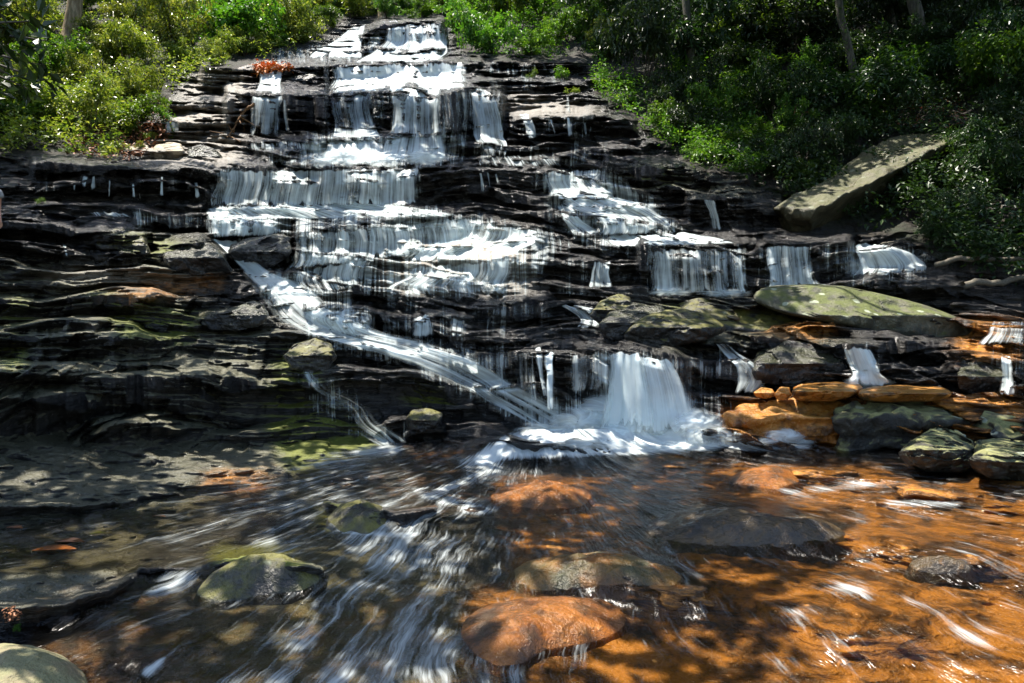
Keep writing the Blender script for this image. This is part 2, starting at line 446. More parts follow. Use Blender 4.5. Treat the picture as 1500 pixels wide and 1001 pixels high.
# beds of the schist: each one a small riser and tread, dipping and wandering along the face
dip = 0.05 * Xb + 1.3 * (fbm(Xb * 0.22, DB * 0.2, seed=3, octv=4) - 0.5)
for thick, amp, sd in ((0.62, 0.80, 11), (0.27, 0.62, 23), (0.11, 0.55, 37)):
    ph = (Zb + dip + thick * 0.85 * (fbm(Xb * (0.55 / thick ** 0.5), Zb * 0.9, seed=sd, octv=3) - 0.5)) / thick
    lay = np.floor(ph); f = ph - lay
    w = 0.25 + 1.1 * sstep(0.34, 0.62, fbm(Xb * 0.5 / thick ** 0.5 + lay * 7.3, lay * 3.1, seed=sd + 1, octv=3))
    saw = np.where(f < 0.88, f / 0.88, (1 - f) / 0.12)
    det -= STRATA * amp * w * dYdZ * thick * (saw - 0.4)

# joint-bounded blocks standing a little proud of or behind their neighbours
for bw, bh, am, sd in ((1.5, 0.5, 0.52, 81), (0.6, 0.22, 0.32, 85), (0.28, 0.12, 0.10, 87)):
    wx = Xb + bw * 0.9 * (fbm(Xb * 0.8, Zb * 1.6, seed=sd, octv=3) - 0.5) + 0.35 * Zb
    wz = Zb + dip + bh * 1.3 * (fbm(Xb * 0.9, Zb * 1.2, seed=sd + 1, octv=3) - 0.5)
    lz = np.floor(wz / bh); ix = np.floor(wx / bw + 0.5 * lz)
    det += STRATA * am * (_hash(ix, lz, ix * 0, sd) - 0.5) * (0.3 + dYdZ * 0.7)
# traced ledges: lip line with riser heights (photo pixels)
LEDGES = [
 [(40,238,34),(150,243,44),(230,250,46),(310,247,52),(450,246,54),(615,245,54),(700,247,42),(790,250,38),(838,252,10)],
 [(310,306,10),(450,303,15),(560,300,14),(640,310,12)],
 [(300,323,22),(360,325,24),(412,331,20)],
 [(428,342,44),(480,334,50),(540,325,46),(600,318,42),(640,315,40),(690,319,24),(740,326,16),(800,336,10)],
 [(415,402,12),(455,386,24),(520,375,28),(560,376,24),(600,365,16),(680,360,12)],
 [(588,388,14),(650,381,18),(700,381,28),(764,378,28)],
 [(755,386,20),(830,383,18),(880,382,18),(955,386,14)],
 [(775,368,9),(840,364,11),(900,362,9),(950,362,8)],
 [(930,362,58),(1000,360,62),(1080,358,66),(1190,355,62),(1252,353,52)],
 [(438,452,16),(500,448,20),(552,452,20)], [(478,472,20),(552,470,22)],
 [(552,462,24),(600,464,20),(656,464,20),(700,466,18)], [(560,482,12),(640,485,10),(700,490,10)],
 [(688,452,16),(740,445,24),(806,442,24)],
 [(606,503,22),(680,507,32),(720,509,52),(760,509,74),(830,510,72),(880,512,84),(930,511,112),(985,525,100),(1012,545,60)],
 [(955,520,26),(1050,503,40),(1130,500,62),(1230,508,52),(1295,505,52),(1400,512,60),(1510,526,52)],
 [(965,522,26),(1040,528,40),(1100,530,50)],
 [(478,139,40),(540,138,44),(600,131,70),(640,140,62),(690,131,72),(742,142,60)],
 [(640,150,50),(665,146,58),(692,152,50)],
 [(440,204,18),(560,200,20),(664,198,16)], [(355,207,15),(420,206,17),(472,212,18)], [(368,224,18),(430,224,18),(475,227,14)],
 [(325,140,46),(415,138,52),(484,138,54)], [(290,98,34),(370,100,32),(410,99,35),(484,97,36)],
 [(480,96,26),(550,94,24),(620,92,24),(690,92,20),(780,93,12),(860,92,18)],
 [(500,77,12),(545,71,12),(600,76,12),(655,71,18)], [(520,56,10),(560,36,36),(600,31,26),(655,32,36)], [(563,54,16),(642,53,15)],
 [(656,78,12),(800,85,10)], [(690,104,9),(762,108,9)], [(695,118,10),(770,118,8),(830,121,9),(900,115,12),(960,112,16)],
 [(740,180,26),(800,172,33),(870,170,35),(935,178,28)], [(655,206,14),(700,210,14),(762,206,10)],
 [(745,236,10),(800,232,10),(860,222,12),(955,215,12)], [(880,238,34),(1000,246,44),(1105,258,30)],
 [(798,284,12),(860,285,14),(902,284,14)], [(828,304,16),(880,304,18),(955,303,16)], [(868,326,14),(960,330,18),(1012,331,12)],
 [(1000,292,46),(1080,292,50),(1150,300,30)],
 [(180,300,12),(270,302,14),(302,303,14)], [(96,343,12),(142,342,46),(182,345,46),(218,350,34)],
 [(-420,318,44),(0,318,46),(60,325,40),(112,336,22)], [(28,361,24),(100,360,24),(142,362,20)],
 [(225,366,28),(290,352,46),(334,380,24)], [(282,471,16),(340,460,24),(392,452,30)],
 [(36,498,30),(130,492,36),(200,495,30),(255,500,14)], [(18,526,20),(120,527,22),(224,532,14)],
 [(-420,545,40),(0,545,44),(100,550,64),(200,552,76),(300,548,62),(322,552,40),(405,570,14)],
 [(-420,583,55),(0,583,56),(90,585,52),(154,590,34)], [(126,622,26),(250,620,26),(305,614,18)],
 [(240,148,20),(300,150,24),(345,150,20)], [(190,182,22),(260,178,24),(340,176,26)],
 [(-420,745,16),(0,742,14),(100,742,11),(205,735,7)], [(-420,880,22),(30,890,26),(100,885,26),(170,860,26),(205,835,26),(290,830,18),(385,815,26),(480,838,14)],
 [(470,735,10),(520,748,26),(600,752,28),(645,745,14)],
 [(60,430,14),(180,440,18),(260,432,10)],[(0,470,14),(90,468,18),(150,476,10)],
 [(1256,420,10),(1330,412,16),(1420,420,14)],
]
for L in LEDGES:
    L = np.array(L, float)
    x0, x1 = L[0, 0], L[-1, 0]
    wob = 5.0 * (fbm(GX * 0.06, GX * 0 + L[0, 1], seed=int(L[0, 1]), octv=3) - 0.5) + 2.2 * (vnoise(GX * 0.31, GX * 0 + 3, seed=int(x1) & 255) - 0.5)
    yl = np.interp(GX, L[:, 0], L[:, 1]) + wob; hh = np.maximum(np.interp(GX, L[:, 0], L[:, 2]), 4) * (1 + 0.16 * (vnoise(GX * 0.09, GX * 0, seed=int(x0) & 511) - 0.5))
    fade = sstep(x0 - 1, x0 + 9, GX) * sstep(x1 + 1, x1 - 9, GX)
    gl = np.clip(lookup(g, GX, yl + hh * 0.5), 0.006, 0.20)
    J = 1.20 * gl * hh * fade
    s = (yl[None] + hh[None] - PYg) / hh[None]
    below = np.clip(s, 0, 1)
    # sheer below the lip, tread relaxing back behind it
    back = np.clip((yl[None] - PYg) / (hh[None] * 0.35 + 3.0), 0, 1)
    d = np.where(PYg >= yl[None], -J[None] * below, -J[None] * (1 - back))
    det += np.where((s > 0) & (back < 1), d, 0)

# broken, rounded detail
rough_amp = 0.016 * DB
det += STRATA * rough_amp * (fbm(Xb * 1.7, Zb * 3.1, DB * 0.4, seed=51, octv=4) - 0.5) * 1.5
det += HILLs * 0.05 * DB * (fbm(PXg * 0.03, PYg * 0.04, seed=61, octv=4) - 0.5) * 1.5

# stream bed humps (photo pixels: centre, half width, half height, metres of relief towards the eye)
HUMPS = [(560,775,120,45,.10,6),(690,745,90,30,.07,10),(430,835,110,40,.10,-8),(800,725,90,22,.09,0),(1120,765,210,45,.15,6),(1290,800,110,36,.07,4),
         (890,840,190,48,.11,8),(1000,880,110,40,.05,12),(1220,900,200,70,.10,14),(1400,820,130,40,.09,8),(1160,695,130,20,.10,-4),(1360,720,170,26,.10,4),
         (1020,680,110,12,.05,0),(640,668,60,8,.06,0),(330,710,60,8,.06,-6),(560,700,150,14,.04,0),(250,940,120,40,.05,-20),(600,900,130,60,.05,10)]
hump = np.zeros_like(DB)
for cx, cy, rx, ry, hgt, rot in HUMPS:
    hump += hgt * np.exp(-(ell(cx, cy, rx * .62, ry * .62, rot) ** 2))
bedn = (fbm(Xb * 1.6, DB * 1.6, seed=71, octv=4) - 0.5) * 0.10 + (fbm(Xb * 5.5, DB * 5.5, seed=72, octv=3) - 0.5) * 0.045
rise = BED * (hump + bedn) + left_shelf * (0.06 + 0.03 * (fbm(Xb * 3, DB * 1.5, seed=77, octv=4) - 0.5))
det -= rise / np.maximum((PYg - 500.5) / F, 0.13)
SMOOTH_DET = det
YD = DB + det
# the ground may never fold far in front of itself: keep distance nearly monotone up the picture, undercuts allowed
acc = np.minimum.accumulate(YD[::-1] * 0 + YD[::-1], axis=0)[::-1]
mx = YD.copy()
run = np.maximum.accumulate(YD[::-1], axis=0)[::-1]
YD = np.maximum(YD, run - 0.7)
YD = blur(YD, 2.0, 0, 1) * 0.6 + YD * 0.4

# stains of the rock itself, plus sunlit tone painted into the pale patches
def paint(list_, soft):
    m = np.zeros_like(DB)
    for pts in list_: m = np.maximum(m, poly_mask(pts))
    return blur(m, soft, soft * 0.7)
OLIVE = paint([[(-430,400),(60,380),(240,430),(400,470),(470,520),(560,640),(420,690),(330,720),(200,800),(-430,900)],
               [(200,345),(300,350),(340,400),(200,420)], [(900,440),(1110,440),(1250,500),(980,510)], [(880,250),(1130,262),(1100,285),(900,275)],
               [(-430,640),(330,680),(420,690),(215,745),(185,850),(40,905),(-430,905)], [(300,850),(560,760),(700,900),(600,1140),(150,1140)]], 16) * 0.85 * (1 - 0.32 * sstep(625, 665, PYg) * sstep(420, 300, PXg))
MOSS = paint([[(205,340),(300,365),(300,392),(210,378),(140,345)], [(120,420),(300,460),(280,510),(180,500)], [(400,505),(480,515),(470,580),(400,600)],
              [(380,570),(520,600),(560,655),(430,700),(390,640)], [(600,560),(680,575),(640,610),(590,590)], [(470,735),(560,745),(540,790),(450,780)],
              [(300,800),(420,790),(470,850),(330,860)], [(905,455),(1000,445),(1040,475),(930,490)], [(920,245),(1010,250),(980,275),(920,262)], [(0,440),(40,430),(60,470),(0,480)], [(0,490),(40,490),(45,540),(0,545)]], 10)
PALE_LIT = paint([[(170,200),(240,196),(345,200),(360,238),(300,244),(200,236)], [(745,130),(880,160),(880,172),(745,172)], [(60,395),(270,390),(330,420),(220,425),(60,415)], [(560,340),(770,330),(780,430),(560,430)],
              [(300,80),(370,90),(370,140),(250,140)], [(250,150),(370,150),(365,200),(240,200)]], 12)  # pale rock, with patches of sunlight painted into its colour
RUST = paint([[(720,700),(900,690),(980,665),(1500,690),(1930,730),(1930,1140),(900,1140),(760,985),(670,950),(670,880),(760,850),(730,760)], [(1060,590),(1500,570),(1500,650),(1060,650)],
              [(300,690),(410,690),(380,725),(290,720)], [(130,430),(330,400),(330,420),(200,440)], [(600,660),(700,660),(700,675),(600,675)], [(1090,455),(1240,470),(1200,500),(1080,480)], [(1400,470),(1510,470),(1510,530),(1400,530)]], 14)
RUST2 = paint([[(40,870),(220,860),(430,900),(600,840),(740,900),(760,1140),(60,1140)], [(430,690),(700,670),(720,760),(560,740)]], 24) * 0.28
DARKBED = paint([[(930,740),(1130,735),(1260,770),(1150,812),(960,805)], [(1330,812),(1420,822),(1410,838),(1340,832)], [(760,830),(980,815),(1040,860),(880,850)]], 5)
RUST = np.maximum(RUST, RUST2) * (1 - DARKBED)

VERT = world_pt(PXg, PYg, YD).reshape(-1, 3)
ATT = dict(olive=OLIVE, moss=MOSS, pale=PALE_LIT, rust=RUST)
fk = HILL[:-1, :-1] > 0.5
def land(name, keep, mat):
    f = grid_faces(NY, NX, keep)
    v, f, *a = compact(VERT, f, *[ATT[k].ravel() for k in ATT])
    o = obj(name, mesh_np(name, v, f, dict(zip(ATT, a))), mat)
    return tag(o, kind='structure')
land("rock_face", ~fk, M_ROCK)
land("hillside", fk, M_SOIL)
YS = blur(YD, 7, 5, 2)                                     # smoothed, for water and planting

def ground(px, py): return Vector(world_pt(px, py, float(lookup(YS, px, py))).tolist())
# ------------------------------------------------------------------ falling water: each fall its own draped sheet
def waterfall(label, st, bulge=0.035, off=0.06, soft=0.14, group=None, tail=9.0, silk=0.22, seed=0, name="waterfall"):
    st = np.array(st, float)
    L, R, dn = st[:, :2], st[:, 2:4], st[:, 4]
    C = (L + R) / 2
    seg = np.hypot(*np.diff(C, axis=0).T); s = np.concatenate([[0], np.cumsum(seg)])
    wid = np.hypot(*(R - L).T)
    nv = max(8, int(s[-1] / 1.6)); nu = max(5, int(wid.max() / 1.6))
    t = np.linspace(0, s[-1], nv)
    # smooth stations (Catmull style through cosine of neighbours)
    def it(a): return np.interp(t, s, a)
    def sm(a):
        k = max(1, nv // (len(st) * 3)); w = np.ones(2 * k + 1) / (2 * k + 1)
        return np.convolve(np.pad(a, k, mode='edge'), w, 'valid')
    lx, ly, rx, ry, dd = (sm(it(a)) for a in (L[:, 0], L[:, 1], R[:, 0], R[:, 1], dn))
    u = np.linspace(0, 1, nu)
    sd = seed or (abs(hash(label)) % 1 + int(st[0, 0]) * 7 + int(st[0, 1]))
    px = lx[:, None] * (1 - u) + rx[:, None] * u
    py = ly[:, None] * (1 - u) + ry[:, None] * u
    # ragged edges
    ragl = 9 * (fbm(t * 0.05, t * 0 + sd, seed=sd & 1023, octv=3) - 0.5); ragr = 9 * (fbm(t * 0.05, t * 0 + sd + 9, seed=(sd + 5) & 1023, octv=3) - 0.5)
    px = px + ragl[:, None] * np.exp(-u / 0.10) + ragr[:, None] * np.exp(-(1 - u) / 0.10) + 2.5 * (vnoise(u * 9 + sd, u * 0, seed=sd & 127) - 0.5)[None] * np.linspace(0, 1, nv)[:, None] * 2
    py = py + (9 * (fbm(px[0] * 0.12, px[0] * 0, seed=sd & 511, octv=2) - 0.5))[None] * np.exp(-t / 8.0)[:, None]
    Y = lookup(YS, px, py)
    Yr = lookup(YD, px, py)
    Y = np.minimum(Y, Yr)
    Y = np.minimum.accumulate(Y, axis=0)                    # water never falls backwards
    k = max(1, min(6, nu // 6))
    Y = np.stack([np.convolve(np.pad(Y[j], k, mode='edge'), np.ones(2 * k + 1) / (2 * k + 1), 'valid') for j in range(nv)])
    k = min(7, max(3, nv // 10))
    Y = np.stack([np.convolve(np.pad(Y[:, i], k, mode='edge'), np.ones(2 * k + 1) / (2 * k + 1), 'valid') for i in range(nu)], 1)
    # metres across and along
    P0 = world_pt(px, py, Y)
    um = (np.concatenate([np.zeros((nv, 1)), np.cumsum(np.linalg.norm(np.diff(P0, axis=1), axis=2), 1)], 1)); um = um - um[:, nu // 2:nu // 2 + 1]
    wm = (np.hypot(rx - lx, ry - ly) * Y.mean(1) / F)
    um = (u[None] - 0.5) * (0.6 * wm.mean() + 0.4 * wm[:, None])
    vm = np.concatenate([[0], np.cumsum(np.hypot(np.diff(px.mean(1)), np.diff(py.mean(1))))])[:, None] * Y.mean() / F + 0 * um
    strand = 0.75 * fbm(um * 6 + sd, vm * 0.25, seed=sd & 255, octv=3) + 0.25 * fbm(um * 1.5, vm * 0.9, seed=(sd + 1) & 255, octv=3)
    Y = Y - off - bulge * 0.8 * (strand - 0.35)
    P = world_pt(px, py, Y)
    ed = np.minimum(sstep(0, soft, u) , sstep(1, 1 - soft, u))[None] * sstep(0, 5.0, t)[:, None] * sstep(s[-1], s[-1] - tail, t)[:, None]
    run = 0.72 + 0.5 * fbm(u * max(3.0, wid.max() / 9.0) + sd, u * 0, seed=sd & 63, octv=2)
    ed = ed * (1 - 0.85 * sstep(run * 0.96, run * 1.10, (t / s[-1])[:, None] + 0 * u[None]))
    dens = dd[:, None] + 0.10 * (fbm(um * 1.2 + sd, vm * 0.8, seed=(sd + 3) & 255, octv=2) - 0.5) * 2 - 0.35 * (1 - ed)
    o = obj(name, mesh_np(name, P.reshape(-1, 3), grid_faces(nv, nu), dict(dens=dens, edge=ed, silk=dens * 0 + silk), np.stack([um + sd * 1.37, vm + sd * 0.71], -1).reshape(-1, 2)), M_VEIL)
    return tag(o, label, "waterfall", group)

FALLS = [
 ("smooth white chute beside the dark gap at the head of the falls", [(515,38,537,34,.8),(490,60,532,58,1.1),(455,76,532,76,1.15),(440,88,538,88,1.0)], {}),
 ("topmost tier of veils below the far trees, right of the dark gap", [(545,27,656,30,.5),(563,40,652,36,.8),(560,60,660,60,.85),(540,78,665,78,.85),(505,94,645,92,1.0)], {}),
 ("broad blown-white sheet spilling under the topmost tier", [(478,95,694,91,1.0),(480,112,692,108,1.2),(478,125,692,124,1.15),(470,140,694,136,.9)], dict(bulge=.06)),
 ("left arm of the main upper fall beside the square black block", [(478,130,552,132,.8),(482,160,545,155,.68),(488,185,552,185,.65),(478,205,562,200,.9),(470,225,572,222,.95),(468,246,562,246,.95)], {}),
 ("tall central fall under the broad white sheet, milky at its foot", [(572,126,648,126,.95),(572,160,648,165,.78),(566,198,650,200,.8),(556,215,658,214,.95),(545,246,660,244,.95)], {}),
 ("sunlit right arm of the upper fall beside the black hollow", [(686,126,716,130,.95),(688,150,730,150,.88),(690,180,738,180,.82),(690,203,742,202,.9),(704,215,746,210,.8),(708,228,745,222,.65),(714,240,740,238,.5)], {}),
 ("low run of foam on the shelf above the long curtain, to its right", [(690,229,810,224,.35),(690,238,830,236,.55),(690,248,842,246,.55)], {}),
 ("narrow bright fall under the orange leaf litter, left of the black block", [(380,103,414,103,1.1),(377,125,412,125,1.1),(366,141,416,140,.95),(362,165,413,165,.62),(357,203,410,202,.62)], {}),
 ("thin step of veil directly below the narrow left fall", [(354,206,479,208,.72),(356,224,482,226,.62)], {}),
 ("lowest small step of veil just left of the central fall's foot", [(423,226,482,226,.7),(420,244,482,244,.72)], {}),
 ("long even curtain of strands pouring over the wide straight ledge", [(312,249,616,246,.86),(312,268,615,266,.74),(304,288,615,288,.72),(298,306,617,304,.95)], dict(soft=.03)),
 ("frothy band directly at the foot of the long curtain", [(300,303,562,297,.85),(298,315,640,308,.8),(302,324,690,319,.72)], dict(soft=.05)),
 ("rounded foaming step at the left end, above the diagonal chute", [(300,318,412,322,1.05),(296,332,414,337,.85),(298,352,408,348,.85)], {}),
 ("long diagonal chute running down across the face to the bottom fall", [(300,347,350,352,1.0),(328,372,364,369,1.09),(350,396,398,398,1.14),(362,420,450,413,1.05),(372,441,483,433,0.77),(392,472,505,450,0.77),(425,490,535,468,0.8),(473,503,574,486,0.8),(535,519,622,495,0.8),(588,537,654,506,0.8),(638,559,699,519,0.76),(685,578,727,537,0.72),(706,596,758,556,0.76),(742,617,810,583,0.8),(776,642,851,602,0.81)], dict(soft=.34, bulge=.05, silk=.5)),
 ("arched curtain of strands over the second ledge, under the frothy band", [(432,342,692,318,.66),(430,360,702,336,.70),(424,388,706,354,.72),(410,400,722,362,.78)], dict(soft=.04)),
 ("splayed lower skirt of the arched curtain feeding the diagonal chute", [(425,398,562,372,.82),(430,416,546,396,.66),(462,434,535,426,.5)], {}),
 ("sheet combed over fine ledges right of the arched curtain", [(662,320,792,335,.72),(650,345,792,356,.74),(600,372,764,368,.82),(588,386,766,383,.86)], dict(soft=.08)),
 ("short pale curtain below the combed sheet in the middle of the face", [(592,389,764,378,.72),(588,406,764,398,.74),(545,421,768,416,.62),(555,438,775,432,.42)], {}),
 ("double step of veils against the diagonal chute's upper side", [(448,452,552,450,.68),(442,470,553,468,.70),(478,494,554,493,.82)], {}),
 ("small square spill right of the double step, on the black ledge", [(603,462,633,462,.68),(601,482,634,480,.58),(596,497,638,494,.75)], group_small := dict(soft=.2)),
 ("smaller spill above the diagonal chute, next to the black overhang", [(656,465,683,465,.62),(653,497,684,497,.62)], dict(soft=.2)),
 ("right-hand cascade's first spill at the end of the long black ledge", [(788,248,888,248,.82),(792,268,882,265,.85),(800,286,902,284,.9),(812,295,906,292,1.0)], {}),
 ("right-hand cascade widening down its fine steps", [(816,291,906,289,1.0),(822,305,956,300,.9),(865,320,982,318,.82),(870,335,1002,331,.84),(850,350,1012,344,.72)], {}),
 ("thin left branch of the right-hand cascade curling round a dark stone", [(812,299,836,300,.74),(824,325,852,322,.72),(835,347,902,347,.5)], {}),
 ("flat white run gathering on top of the right-hand ledge", [(885,345,1012,341,.9),(880,355,1062,349,1.1),(885,364,1095,358,.75)], {}),
 ("wide thin curtain on the right-hand ledge, left of the denser one", [(946,364,1106,361,.62),(948,388,1106,388,.64),(948,420,1110,420,.72),(945,433,1118,431,.95)], {}),
 ("dense short curtain at the right end of the right-hand ledge", [(1117,360,1190,357,.92),(1120,388,1192,382,.80),(1124,415,1195,410,.84),(1112,428,1212,422,1.0)], {}),
 ("slim spill in the middle, left of the right-hand ledge", [(868,382,897,382,.82),(866,402,895,402,.74),(860,428,904,427,.66)], {}),
 ("twisting runnel feeding the bottom fall from behind the mossy stones", [(818,447,842,445,.74),(840,460,872,452,.82),(850,472,882,468,.86),(832,488,886,480,.7)], {}),
 ("faint veils on the black wall above the end of the diagonal chute", [(614,508,702,508,.55),(618,530,704,532,.48),(650,548,706,552,.4)], {}),
 ("trailing veils on the black wall left of the bottom fall", [(718,512,802,512,.46),(720,560,802,562,.48),(735,594,802,594,.42)], {}),
 ("left of two single strands dropping beside the bottom fall", [(783,505,792,505,.98),(788,550,798,550,.92),(796,586,808,586,.75)], dict(soft=.3)),
 ("right of two single strands dropping beside the bottom fall, the whiter", [(797,511,813,511,1.0),(800,560,811,560,1.05),(801,606,813,606,.95)], dict(soft=.3)),
 ("combed veil on the rounded black lip touching the bottom fall", [(834,518,892,512,.6),(834,560,886,560,.58),(838,580,872,576,.55)], {}),
 ("big blazing white bottom fall plunging into the stream", [(887,513,985,527,.84),(885,545,1000,548,.86),(882,575,1011,577,.92),(874,610,1024,606,.98),(864,644,1038,638,.95)], dict(bulge=.07, soft=.13, silk=.5, tail=14)),
 ("whitest core of the bottom fall, on its left side", [(896,513,942,516,1.0),(892,540,948,540,1.15),(884,572,960,572,1.2),(876,602,968,602,1.15),(868,632,976,630,1.0)], dict(bulge=.06, soft=.3, off=.10, silk=.5)),
 ("small dense fall under the long mossy boulder", [(1232,510,1276,508,.88),(1238,530,1286,528,.84),(1246,550,1294,548,.9),(1234,558,1306,556,1.0),(1240,570,1308,568,.8)], {}),
 ("wispy fall fanning over dark rock left of the small dense fall", [(1044,500,1064,500,.62),(1060,520,1086,520,.72),(1074,535,1112,535,.76),(1078,555,1130,555,.7),(1072,583,1108,577,.7)], {}),
 ("foaming spill at the right edge beyond the mossy boulder's tail", [(1446,472,1512,468,.74),(1442,490,1512,486,.62),(1420,508,1512,506,.7)], {}),
 ("single bright drop at the right edge above the green boulders", [(1463,520,1483,520,.95),(1465,550,1485,550,.9),(1462,582,1488,582,.95)], dict(soft=.25)),
 ("little fall over the orange shelf into the stream", [(1134,606,1176,604,.78),(1138,625,1173,625,.74),(1118,642,1182,641,1.0),(1102,654,1188,652,.85)], {}),
 ("narrow spill at the left end of the orange shelf", [(1080,612,1100,608,.78),(1072,642,1094,642,.74)], dict(soft=.25)),
 ("white riffle right of the right-hand ledge, at the forest edge", [(1250,357,1292,356,1.0),(1252,375,1342,370,1.0),(1254,395,1366,388,.88),(1238,408,1366,404,.8)], {}),
 ("stray thread of water wandering down the olive rock at left", [(438,518,452,518,.82),(440,540,455,542,.7),(442,558,468,554,.5),(455,576,490,570,.45),(486,590,520,580,.45),(500,606,548,592,.42),(512,628,562,614,.5),(540,648,590,634,.7),(556,660,606,650,.75)], dict(soft=.4)),
 ("little fall through the dry brown rock, right of the sunlit stones", [(757,165,777,165,.85),(766,185,787,185,.85),(770,206,792,206,.75)], dict(soft=.25)),
 ("bright scrap of water lying on the dark left ledge", [(124,309,184,310,.8),(130,320,205,321,.6)], dict(soft=.25)),
 ("broken spill on the black rock near the right-hand bank", [(1028,291,1048,291,.72),(1040,315,1054,315,.72),(1044,341,1058,341,.72)], dict(soft=.25)),
 ("short spill in the litter-covered rock above the pale stones at left", [(238,176,264,178,.88),(243,198,264,198,.82)], dict(soft=.25)),
]
for lab, st, kw in FALLS: waterfall(lab, st, **kw)

def splash(label, mounds, name="splash"):
    # churned white domes where a fall lands, streaked outward, thinning to nothing at their rims
    Vs, Fs, D, E_, U = [], [], [], [], []; off = 0
    for q, (cx, cy, rx, ry, dep, den) in enumerate(mounds):
        nth, nr = 72, 26; an = np.linspace(0, 2 * math.pi, nth, endpoint=False)[None]; rho = np.linspace(0.02, 1, nr)[:, None]
        wb = 1 + 0.35 * (fbm(np.cos(an) * 1.5 + q * 3, np.sin(an) * 1.5, seed=40 + q, octv=3) - 0.5)
        px = cx + rx * rho * wb * np.cos(an); py = cy + ry * rho * wb * np.sin(an)
        Yb = float(min(lookup(YS, cx, cy + ry * 0.6), lookup(YS, cx, cy)))
        lump = 1 + 0.5 * (fbm(px * 0.05 + q, py * 0.09, seed=60 + q, octv=3) - 0.5)
        Y = Yb - 0.04 - dep * np.sqrt(np.clip(1 - rho ** 2, 0, 1)) * lump
        Vs.append(world_pt(px, py, Y).reshape(-1, 3))
        j, i = np.meshgrid(np.arange(nr - 1), np.arange(nth), indexing='ij'); a = j * nth + i; b = j * nth + (i + 1) % nth
        Fs.append(np.stack([a, b, b + nth, a + nth], -1).reshape(-1, 4) + off); off += nr * nth
        D.append((den - 0.75 * rho ** 2 + 0 * an).ravel()); E_.append((sstep(1.0, 0.55, rho) + 0 * an).ravel())
        U.append(np.stack([(an * rx * Yb / F * 0.22 + 0.15 * rho), rho * ry * Yb / F * 1.5 + 0 * an + q], -1).reshape(-1, 2))
    D = np.concatenate(D)
    tag(obj(name, mesh_np(name, np.concatenate(Vs), np.concatenate(Fs), dict(dens=D, edge=np.concatenate(E_), silk=D * 0 + 0.7), np.concatenate(U)), M_VEIL), label, "splash")
splash("broad frothing splash heaped at the foot of the bottom fall", [(902,606,78,40,.22,1.05),(972,608,58,46,.26,1.0),(846,618,62,26,.16,.95),(1024,626,54,34,.2,.9),(940,638,130,26,.24,1.05),(800,630,58,18,.12,.8),(1062,642,44,18,.12,.75),(870,650,110,16,.16,.8),(1000,655,90,14,.14,.75)])
splash("low froth where the small dense fall lands", [(1270,562,46,14,.12,1.0),(1245,566,34,9,.08,.85),(1298,560,24,9,.08,.8)])
splash("white froth under the little fall off the orange shelf", [(1150,640,40,15,.12,1.0),(1120,648,34,9,.08,.8),(1178,648,28,9,.08,.8)])
splash("soft white froth along the foot of the right-hand ledge", [(985,428,48,9,.12,.85),(1060,430,56,9,.12,.85),(1160,424,58,10,.14,1.0),(1205,422,34,7,.1,.8)])
splash("milky froth at the foot of the central upper fall", [(500,232,48,16,.3,.95),(560,238,44,11,.25,.85),(620,232,44,14,.3,.95),(470,240,30,9,.2,.8)])

TRICK = [(108,264,112,264,109,284),(122,254,127,254,124,276),(136,258,139,258,137,280),(158,262,162,262,160,290),(192,270,197,270,196,293),(234,256,239,256,237,290),(283,264,288,264,287,294)]
for k, (a, b, c, d, e, f) in enumerate(TRICK):
    waterfall("one of the thin trickles down the black ledge on the left", [(a,b,c+1,d,.95),(e-2,(b+f)/2,e+3,(b+f)/2,.9),(e-3,f,e+4,f,.9)], soft=.35, group="thin trickles down the black left ledge", bulge=.01, off=.03, name="water_trickle")
TRICK2 = [(704,250,708,286),(714,250,717,280),(725,252,728,272),(806,172,813,201),(830,140,834,170),(831,170,835,204),(856,176,859,204),(94,356,97,380),(416,145,420,196)]
LAB2 = ["longest of three thin trickles on the long black wall","middle thin trickle of three on the long black wall","shortest rightmost thin trickle on the long black wall","thin trickle on the black overhang below the dry brown rock","speckled thread of water on the dry brown rock by the bushes","bright single thread below the speckled one, on the black overhang","faint thread right of the bright single one on the overhang","lone white thread dropping off the left dark ledge","lone thread down the square black block"]
for (a, b, c, d), lab in zip(TRICK2, LAB2):
    waterfall(lab, [(a-2,b,a+3,b,.9),((a+c)/2-2,(b+d)/2,(a+c)/2+3,(b+d)/2,.85),(c-2,d,c+4,d,.85)], soft=.35, bulge=.01, off=.03, name="water_trickle")

